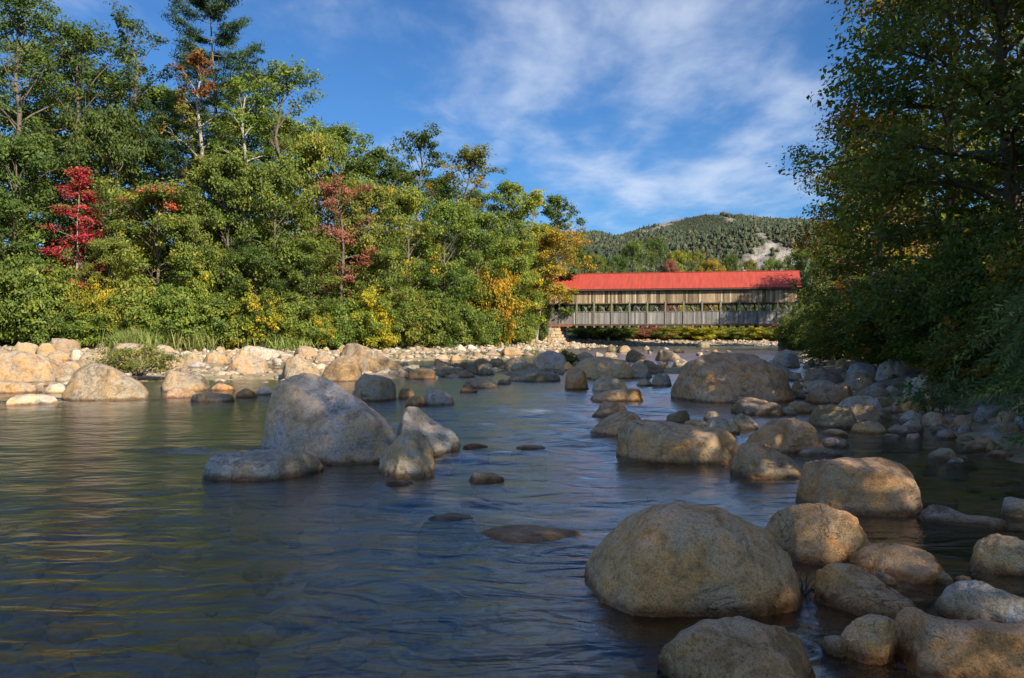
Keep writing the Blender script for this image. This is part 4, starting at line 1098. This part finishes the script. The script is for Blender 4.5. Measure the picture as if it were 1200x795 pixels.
# deeper forest behind the first row: copies of the same crowns
BACK = [('oak_tree', 1), ('oak_tree', 3), ('maple_tree', 6), ('maple_tree', 9), ('maple_tree', 10), ('oak_tree', 13)]
for k, (px, top, d, m) in enumerate([(-110, 60, 98, 0), (-20, 62, 97, 1), (55, 52, 99, 2), (125, 78, 98, 0), (190, 96, 97, 3), (228, 122, 96, 1), (285, 128, 97, 4), (330, 132, 99, 3), (372, 150, 100, 2), (420, 186, 104, 5), (468, 196, 110, 3), (515, 206, 115, 4), (560, 222, 120, 1), (600, 244, 126, 5), (640, 262, 134, 3), (30, 120, 92, 5), (95, 140, 92, 4), (165, 150, 92, 5), (255, 160, 91, 3)]):
    x, y = pxy(px, d); nm, sd = BACK[m]; b = gz(x, y)
    hh = CROWNS[(nm, sd)][1]; zs = np.empty(len(hh.vertices) * 3, np.float32); hh.vertices.foreach_get('co', zs); h0 = zs[2::3].max()
    sc = hof(top, d, b) / h0
    plant(nm, 'forest tree ' + ['outside the frame beyond the left edge oak', 'behind the left edge oak', 'between the left edge oak and the broad dark oak', 'behind the broad dark oak', 'behind the thin airy oak', 'half hidden by the tall pine', 'behind the slender pale-barked maple', 'behind the broad light green maple', 'behind the right flank of the broad light maple', 'behind the rounded green maple', 'left of the airy tall oak', 'between the airy tall oak and the airy round oak', 'behind the airy round oak', 'behind the tall golden birch', 'beyond the left portal of the bridge', 'low behind the left edge oak', 'low behind the broad dark oak', 'low behind the thin airy oak', 'low behind the reddish-topped maple'][k], 'tree', x, y, sd, rz=k * 1.7 + .6, scale=(min(sc * 1.15, 1.25), min(sc * 1.15, 1.25), sc), group='trees deep in the left forest')
# middle storey
left_tree(90, 192, 75, 70, 'slim maple with bright red leaves standing over green shrubs', 17, 'red_maple', cat='maple', pal='red', nl=28, per=44, base=0.26, bark=M_BIRCH, cone=True, leaf=.24, rc=.75, flat=.35, tr=.11)
left_tree(185, 234, 76, 128, 'rounded light green maple with reddish tips right of the red maple', 18, 'maple_tree', pal='light', nl=42, per=124, base=0.06, topcol=('redtip', .72), leaf=.24)
left_tree(400, 222, 82, 76, 'small maple with dusty pink leaves in the middle of the left bank', 19, 'pink_maple', cat='maple', pal='pink', nl=26, per=46, base=0.36, leaf=.24, topcol=('pink', .2))
for k, (px, top, d, w, pal, lab) in enumerate([
    (18, 178, 78, 120, 'dark', 'dense dark green tree low at the left edge'),
    (130, 150, 82, 110, 'dark', 'dense dark tree behind the top of the red maple'),
    (268, 200, 77, 95, 'mid', 'green understorey tree below the slender maples'),
    (322, 215, 78, 100, 'mid', 'green understorey tree beneath the broad light maple'),
    (365, 180, 85, 90, 'light', 'light green tree left of the dusty pink maple'),
    (432, 232, 86, 86, 'olive', 'olive green tree right of the dusty pink maple'),
    (478, 238, 92, 84, 'light', 'light green tree below the airy tall oak'),
    (520, 250, 97, 84, 'mid', 'green tree with yellow flecks below the airy round oak'),
    (560, 262, 102, 78, 'mid', 'dense green tree left of the golden birch'),
    (600, 290, 108, 64, 'light', 'light green tree in front of the golden birch'),
    (226, 262, 75, 70, 'mid', 'round green tree right of the red-tipped maple'),
    (-30, 230, 74, 100, 'dark', 'dark tree cut by the left edge of the picture'),
    (450, 300, 84, 74, 'mid', 'bushy green tree above the bright yellow shrub'),
    (520, 316, 93, 70, 'dark', 'bushy dark green tree left of the orange-yellow shrub'),
    (355, 290, 78, 80, 'mid', 'bushy green tree over the yellow-green shrubs'),
    (130, 290, 73.5, 60, 'light', 'low bushy light tree beneath the red-tipped maple'),
    (300, 300, 75.5, 74, 'dark', 'low bushy dark tree under the slender maples')]):
    shared_tree(px, top, d, w, pal, lab, k, 'understorey_tree', 'tree', 'understorey trees on the left bank')
# shrub belt at the foot of the left bank
for k, (px, top, d, w, pal, lab) in enumerate([
    (-25, 318, 71.5, 90, 'dark', 'dark shrub cut by the left edge of the picture'),
    (35, 305, 72, 86, 'mid', 'tall green shrub left of the red maple trunk'),
    (62, 340, 71.5, 60, 'mid', 'green shrub at the foot of the red maple'),
    (78, 318, 72.6, 42, 'yelgreen', 'yellow-green shrub round the red maple trunk'),
    (122, 335, 72.2, 50, 'yellow', 'yellow shrub right of the red maple trunk'),
    (105, 362, 71.8, 60, 'mid', 'low green shrub below the yellow shrub'),
    (160, 330, 73, 70, 'light', 'light green shrub above the grass tuft'),
    (205, 338, 73.5, 76, 'mid', 'green shrub left of the yellow-specked shrub'),
    (238, 312, 75, 54, 'yelgreen', 'yellow-specked shrub under the slender maples'),
    (262, 345, 74.5, 64, 'mid', 'dark green round shrub on the left shore'),
    (300, 340, 75.5, 64, 'yelgreen', 'yellowish shrub left of the grass strip'),
    (278, 372, 75, 40, 'orange', 'small orange shrub low on the left shore'),
    (335, 348, 77, 62, 'light', 'light shrub above the grass strip'),
    (372, 366, 78.5, 44, 'yelgreen', 'yellow-green shrub left of the bright yellow one'),
    (398, 350, 80, 56, 'mid', 'green shrub between the two yellow shrubs'),
    (434, 346, 82.5, 54, 'yellow', 'bright yellow shrub in the middle of the left bank'),
    (468, 338, 86, 62, 'light', 'light green shrub right of the bright yellow shrub'),
    (505, 345, 90, 62, 'mid', 'round green shrub in the middle of the left shore'),
    (538, 352, 94, 58, 'mid', 'dense green shrub left of the orange-yellow shrub'),
    (578, 322, 101, 58, 'orange', 'tall orange and yellow shrub near the bridge'),
    (568, 362, 99, 52, 'mid', 'green shrub below the orange and yellow shrub'),
    (594, 352, 106, 50, 'mid', 'green shrub left of the stone abutment'),
    (611, 366, 110, 32, 'mid', 'willowy shrub against the stone abutment'),
    (634, 344, 121.5, 22, 'dark', 'dark shrub at the corner of the bridge siding')]):
    shared_tree(px, top, d, w, pal, lab, k, 'shrub', 'shrub', 'shrubs along the left bank')
# shrubs and trees beyond the bridge
for k, (px, top, d, w, pal, lab) in enumerate([
    (690, 376, 134, 40, 'mid', 'green shrub under the left end of the bridge'),
    (722, 378, 134, 40, 'mid', 'round green shrub under the bridge, second from the left'),
    (752, 381, 138, 34, 'pink', 'reddish shrub under the middle of the bridge'),
    (776, 384, 138, 36, 'redtip', 'green and red shrub under the middle of the bridge'),
    (800, 380, 140, 38, 'yelgreen', 'yellow-green shrub right of the red shrubs under the bridge'),
    (826, 378, 139, 40, 'yellow', 'yellow shrub under the right half of the bridge'),
    (852, 382, 140, 36, 'light', 'light green shrub beside the yellow one under the bridge'),
    (876, 380, 140, 40, 'yelgreen', 'yellowish shrub near the right abutment'),
    (902, 381, 140, 36, 'light', 'light shrub nearest the right abutment'),
    (918, 384, 138, 22, 'orange', 'small orange shrub at the right abutment')]):
    shared_tree(px, top, d, w, pal, lab, k, 'shrub', 'shrub', 'shrubs below the bridge')
for k, (px, top, d, w, pal, cone, lab) in enumerate([
    (742, 290, 168, 34, 'mid', False, 'leafy tree rising highest behind the bridge roof'),
    (768, 288, 172, 34, 'dark', False, 'dark tree right of the highest tree behind the bridge roof'),
    (722, 308, 165, 30, 'dark', True, 'small conifer behind the left part of the roof'),
    (795, 303, 170, 30, 'yelgreen', False, 'yellow-green tree behind the middle of the roof'),
    (786, 312, 160, 20, 'pink', False, 'pinkish tree top just over the middle of the roof'),
    (816, 303, 172, 28, 'olive', False, 'olive tree behind the roof right of the yellow-green tree'),
    (835, 311, 170, 26, 'gold', False, 'golden tree top over the roof'),
    (856, 306, 175, 24, 'dark', True, 'dark conifer behind the right part of the roof'),
    (878, 312, 175, 26, 'olive', False, 'olive tree top near the right part of the roof'),
    (905, 312, 176, 28, 'mid', False, 'green tree top behind the right end of the roof'),
    (700, 305, 160, 34, 'mid', False, 'green tree behind the left end of the roof'),
    (675, 296, 158, 36, 'dark', False, 'dark tree between the golden birch and the roof'),
    (935, 300, 170, 36, 'mid', False, 'green tree beyond the right end of the bridge'),
    (965, 295, 165, 40, 'mid', False, 'green tree beyond the right bank trees')]):
    shared_tree(px, top, d, w, pal, lab, k, 'background_tree', 'tree', 'trees behind the bridge')
# ---- the tall white pine
def white_pine(px, top, d, label, seed):
    r = np.random.default_rng(seed)
    x, y = pxy(px, d); b = gz(x, y); H = hof(top, d, b)
    root = empty('white_pine', (x, y, b - .05)); tag(root, label, 'pine')
    T = Tubes(); z = np.linspace(-.4, H, 14); tx = .5 * np.sin(z * .12)
    T.add(np.c_[tx, z * 0, z], .36 * (1 - z / (H * 1.02)) + .03, 8)
    CC = []; CR = []; DV = []
    zz_ = H * .30
    while zz_ < H * .985:
        f = (zz_ / H - .30) / .70
        Rm = (1.9 + 5.4 * (1 - f) ** .5) * (0.75 if f < .2 else 1)
        nb = r.integers(4, 6)
        a0 = r.uniform(0, 6.28)
        for k in range(nb):
            if r.uniform() < .15: continue
            az = a0 + k * 6.28 / nb + r.uniform(-.35, .35); L = Rm * r.uniform(.45, 1.2)
            p0 = np.array([np.interp(zz_, z, tx), 0, zz_]); dr = np.array([math.cos(az), math.sin(az), 0])
            s = np.linspace(0, 1, 6)[:, None]
            pts = p0 + dr * L * s + np.array([0, 0, 1]) * L * (.02 * s - .12 * s * (1 - s) + .34 * s ** 3)
            T.add(pts, np.linspace(.07 * (1 - f) + .03, .012, 6), 5)
            for sb in np.linspace(.34, 1.0, 7):
                q = np.array([np.interp(sb, s[:, 0], pts[:, j]) for j in range(3)])
                for w in ((-1, 0, 1) if sb < .95 else (0,)):
                    side = np.array([-dr[1], dr[0], 0]) * w * L * .22 * (1.1 - sb * .5) * r.uniform(.5, 1.2)
                    CC.append(q + side + dr * abs(w) * L * .08 + np.array([0, 0, .08 + .1 * r.uniform()])); CR.append(.52 * r.uniform(.75, 1.25)); DV.append(dr + side * .5 / L)
        zz_ += H * .043 * r.uniform(.8, 1.25)
    CC.append(np.array([np.interp(H, z, tx), 0, H])); CR.append(.4); DV.append(np.array([0, 0, 1.]))
    CC = np.array(CC); CR = np.array(CR); DV = np.array(DV)
    ci = np.repeat(np.arange(len(CC)), 46); n = len(ci)
    C = CC[ci] + r.normal(size=(n, 3)) * [.62, .62, .2] * CR[ci][:, None]
    Tn = DV[ci] * .5 + r.normal(size=(n, 3)) * .5 + [0, 0, .55]
    N = r.normal(size=(n, 3)) * .5 + [0, 0, .5]
    L = r.uniform(.26, .5, n)
    col = pick('pine', len(CC), r)[ci] * r.uniform(.7, 1.3, (n, 1))
    obj('trunk', T.mesh('trunk', M_BARK), root)
    obj('crown', leaf_mesh('crown', C, N, Tn, L, L * .22, col, M_NEEDLE), root)
white_pine(252, -8, 85, 'tall white pine towering over the left bank', 501)

# ---- right bank: shaded trees close to the camera
def right_tree(x, y, H, R, label, seed, key=None, rz=0., scale=1.0, name='tree', **kw):
    return plant(name, label, 'tree', x, y, seed, key=key, rz=rz, scale=scale, H=H, R=R, group='trees on the right bank', **kw)
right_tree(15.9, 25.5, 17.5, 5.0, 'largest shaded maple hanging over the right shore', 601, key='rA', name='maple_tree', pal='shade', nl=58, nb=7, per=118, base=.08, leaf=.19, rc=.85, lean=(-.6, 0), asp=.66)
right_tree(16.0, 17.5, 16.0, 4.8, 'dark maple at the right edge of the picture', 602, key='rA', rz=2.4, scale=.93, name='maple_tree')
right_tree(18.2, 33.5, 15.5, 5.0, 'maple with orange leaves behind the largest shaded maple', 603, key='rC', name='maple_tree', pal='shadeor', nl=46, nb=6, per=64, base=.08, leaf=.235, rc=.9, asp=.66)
right_tree(19.7, 43.0, 12.0, 4.0, 'smaller maple with orange and yellow leaves next to the bridge end', 604, key='rD', name='maple_tree', pal='shadeor', nl=42, nb=5, per=84, base=.06, leaf=.20)
right_tree(24.5, 55, 13.0, 4.2, 'dark tree on the right bank short of the bridge', 605, key='rD', rz=2.0, name='maple_tree')
right_tree(31.5, 70, 15.0, 4.6, 'green tree on the right bank halfway to the bridge', 606, key='rC', rz=1.2, name='maple_tree')
right_tree(40, 88, 15.0, 5, 'green tree near the right end of the bridge', 607, key='rC', rz=3.4, name='maple_tree')
right_tree(47.5, 103, 15, 5, 'tree whose shadow falls on the right end of the bridge', 608, key='rC', rz=5.0, name='maple_tree', scale=1.05)
right_tree(53, 112, 15, 5, 'tree beside the right portal of the bridge', 609, key='rD', rz=.6, name='maple_tree', scale=1.2)
# the same bank beside and behind the viewpoint: these shade the foreground
for k, (x, y, key, rz, sc) in enumerate([(16.5, 10.5, 'rA', 2.2, .95), (14.5, 3.0, 'rA', 1.0, 1.0), (15.0, -4.0, 'rA', 4.0, 1.0), (13.0, -11, 'rA', 3.0, 1.0), (16.5, -18, 'rA', .8, 1.0), (21, 16, 'rC', 2.5, 1.1), (22, 24, 'rA', 5.2, 1.0), (24, 36, 'rC', .4, 1.1), (14, -24, 'rC', .3, 1.15)]):
    right_tree(x, y, 16, 5, 'maple of the right bank beside the viewpoint, outside the picture' if k not in (5, 6, 7) else ['tree deep in the shade behind the right edge maple', 'tree deep in the shade behind the largest maple', 'tree deep in the shade behind the orange-leaved maple'][k - 5], 620 + k, key=key, rz=rz, scale=sc, name='maple_tree')
# shaded undergrowth on the right bank
for k, (x, y, H, R, pal, lab) in enumerate([
    (18.3, 44.8, 2.9, 2.1, 'shade', 'dark rounded shrub hanging over stones near the bridge end'),
    (16.8, 37, 3.6, 2.1, 'shadeor', 'shrub with orange flecks on the right bank'),
    (15.2, 31, 3.4, 2.0, 'shade', 'dark shrub above the highest blue-grey boulder'),
    (14.6, 26.5, 3.6, 2.0, 'shade', 'dark shrub right of the highest blue-grey boulder'),
    (13.4, 21.8, 3.6, 1.9, 'shade', 'dark shrub behind the purple-grey boulder'),
    (12.8, 17.8, 3.6, 1.9, 'shade', 'dark shrub behind the willow'),
    (12.0, 13.6, 3.6, 1.8, 'shade', 'dark shrub at the right edge above the willow'),
    (21.0, 50, 3.2, 2.2, 'shadeor', 'yellow-flecked shrub at the right end of the bridge'),
    (26, 62, 3.2, 2.4, 'shade', 'dark shrub on the right bank below the bridge'),
    (31, 76, 3.0, 2.4, 'mid', 'green shrub on the right bank close to the bridge'),
    (34.6, 98, 4.6, 2.0, 'shade', 'dark shrub in front of the right abutment'),
    (36.6, 103, 5.2, 2.2, 'shade', 'tall dark shrub covering the right end of the bridge'),
    (11.0, 14.8, 1.5, 1.1, 'shade', 'low leafy shrub between the willows'),
    (11.6, 19.6, 1.7, 1.2, 'shade', 'low leafy shrub above the purple-grey boulder')]):
    key = ('rs', k % 4)
    base = [('shade', 3.0, 2.0), ('shadeor', 3.4, 2.0), ('shade', 3.4, 2.0), ('shade', 3.6, 1.9)][k % 4]
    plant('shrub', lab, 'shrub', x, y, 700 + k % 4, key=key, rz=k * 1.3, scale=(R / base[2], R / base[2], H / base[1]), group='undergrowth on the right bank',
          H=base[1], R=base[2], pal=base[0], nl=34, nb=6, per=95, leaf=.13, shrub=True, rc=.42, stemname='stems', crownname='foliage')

# ---- willow hanging over the right shore: arching stems with long narrow leaves
def willow(x, y, label, seed, n_st=46, reach=(1.0, 2.5), H=2.1, az0=math.pi, spread=1.7, step=.026, leaf=.14):
    r = np.random.default_rng(seed); b = gz(x, y)
    root = empty('willow_shrub', (x, y, b - .03)); tag(root, label, 'willow')
    T = Tubes(); C = []; Tn = []; N = []
    for k in range(n_st):
        az = az0 + r.uniform(-spread, spread); L = r.uniform(*reach); h = H * r.uniform(.35, 1.15)
        s = np.linspace(0, 1, 9)[:, None]; dr = np.array([math.cos(az), math.sin(az), 0])
        o = np.array([r.normal() * .25, r.normal() * .25, 0])
        drop = r.uniform(.35, 1.05)
        pts = o + dr * L * s ** 1.15 + np.array([0, 0, 1]) * (h * np.sin(np.pi * .5 * np.minimum(s * 1.6, 1)) - drop * h * np.maximum(s - .55, 0) ** 1.6 * 2.6) + r.normal(size=(9, 3)) * .02
        pts[:, 2] = np.maximum(pts[:, 2], .06 - b + .05)
        T.add(pts, np.linspace(.009, .002, 9), 4)
        sb = np.arange(.18, 1.0, step / L * r.uniform(.9, 1.1))
        q = np.array([np.interp(sb, s[:, 0], pts[:, j]) for j in range(3)]).T
        tg = np.array([np.interp(sb, s[:, 0], np.gradient(pts[:, j])) for j in range(3)]).T; tg /= np.linalg.norm(tg, axis=1)[:, None] + 1e-9
        for rep in range(2):
            sd = np.cross(tg, r.normal(size=tg.shape)); sd /= np.linalg.norm(sd, axis=1)[:, None] + 1e-9
            t2 = tg * .75 + sd * .75 + [0, 0, -.12]
            C.append(q + t2 * leaf * .45 + r.normal(size=q.shape) * .012); Tn.append(t2); N.append(np.cross(t2, sd) + r.normal(size=q.shape) * .3 + [0, 0, .6])
    C = np.vstack(C); Tn = np.vstack(Tn); N = np.vstack(N); n = len(C)
    L = leaf * r.uniform(.6, 1.3, n); col = pick('willow', n, r) * r.uniform(.75, 1.25, (n, 1))
    obj('stems', T.mesh('stems', M_TWIG), root)
    obj('foliage', leaf_mesh('foliage', C, N, Tn, L, L * .25, col, M_LEAF, .12), root)
willow(9.9, 12.4, 'drooping willow shrub with long narrow leaves at the right edge', 801, n_st=95, reach=(1.0, 2.8), H=2.1)
willow(11.5, 15.4, 'taller willow shrub behind the drooping one on the right bank', 802, n_st=60, reach=(.9, 2.3), H=2.5)
willow(8.6, 10.4, 'low willow spray hanging over the side pool', 803, n_st=45, reach=(.8, 1.7), H=1.0, az0=2.9, spread=1.0)
willow(9.4, 11.4, 'leafy willow spray low at the right edge over the pool', 805, n_st=60, reach=(.8, 2.4), H=1.25, az0=3.0, spread=1.3)
willow(11.0, 13.9, 'middle willow shrub between the drooping and the taller one', 806, n_st=50, reach=(.9, 2.6), H=1.7, spread=1.4)
willow(9.6, 18.3, 'small willow sprig among the stones of the right shore', 804, n_st=20, reach=(.3, .9), H=.8, spread=3.0)

# ---- grass and the leafy tuft on the bar
def grass(px, py, d, wpx, h, label, seed, n=900):
    r = np.random.default_rng(seed); x, y = pxy(px, d); R = wpx / 2 / FPX * d
    root_p = np.c_[r.normal(size=n) * R * .45 + x, r.normal(size=n) * 1.0 + y]
    z = ground_z(root_p)
    L = h * r.uniform(.5, 1.15, n)
    Tn = np.c_[r.normal(size=n) * .38, r.normal(size=n) * .38, np.ones(n)]
    C = np.c_[root_p, z] + Tn * L[:, None] * .45
    N = np.c_[r.normal(size=n), r.normal(size=n) - .6, r.uniform(.1, .5, n)]
    col = pick('grass', n, r) * r.uniform(.75, 1.25, (n, 1))
    o = obj('grass_clump', leaf_mesh('grass_clump', C - [x, y, 0], N, Tn, L, L * .03 + .018, col, M_LEAF, .1), None, (x, y, 0))
    tag(o, label, 'grass', kind='stuff')
grass(160, 400, 70.8, 52, 2.1, 'tall light grass on the left shore above the cream boulder', 811, 2200)
grass(218, 402, 73.2, 70, 2.2, 'long grass clump on the shore right of the tall light grass', 812, 2800)
grass(322, 402, 76.2, 80, 1.8, 'yellowish grass strip along the left shore', 813, 2600)
plant('leafy_tuft', 'low leafy shrub growing among the pale boulders of the left bar', 'shrub', *pxy(163, 33.5), 821, H=.95, R=1.25, pal='olive', nl=30, nb=4, per=26, leaf=.12, shrub=True, rc=.24, asp=.35, stemname='stems', crownname='foliage', scale=(1.25, .9, 1.1)).location.z = .35
plant('leafy_tuft', 'small mossy tuft at the side of the pale grey dome boulder', 'shrub', *pxy(661, 47.5), 822, H=.7, R=.8, pal='olive', nl=20, nb=4, per=26, leaf=.13, shrub=True, rc=.2, stemname='stems', crownname='foliage').location.z = .1
# bare driftwood twigs caught beside the largest near boulder
T = Tubes(); r = np.random.default_rng(831)
for k in range(11):
    a = r.uniform(0, 6.28); p = np.array([0, 0, -.05]); pts = [p]
    dr = np.array([math.cos(a) * .6, math.sin(a) * .6, r.uniform(.2, 1.0)])
    for j in range(5): p = p + dr * .055 + r.normal(size=3) * .018; pts.append(p)
    T.add(np.array(pts), np.linspace(.006, .002, 6), 4)
x, y = pxy(943, 6.15)
tag(obj('driftwood_twigs', T.mesh('driftwood_twigs', M_BARK), None, (x, y, .05)), 'bare driftwood twigs caught between the largest near boulder and the ochre boulder', 'driftwood')
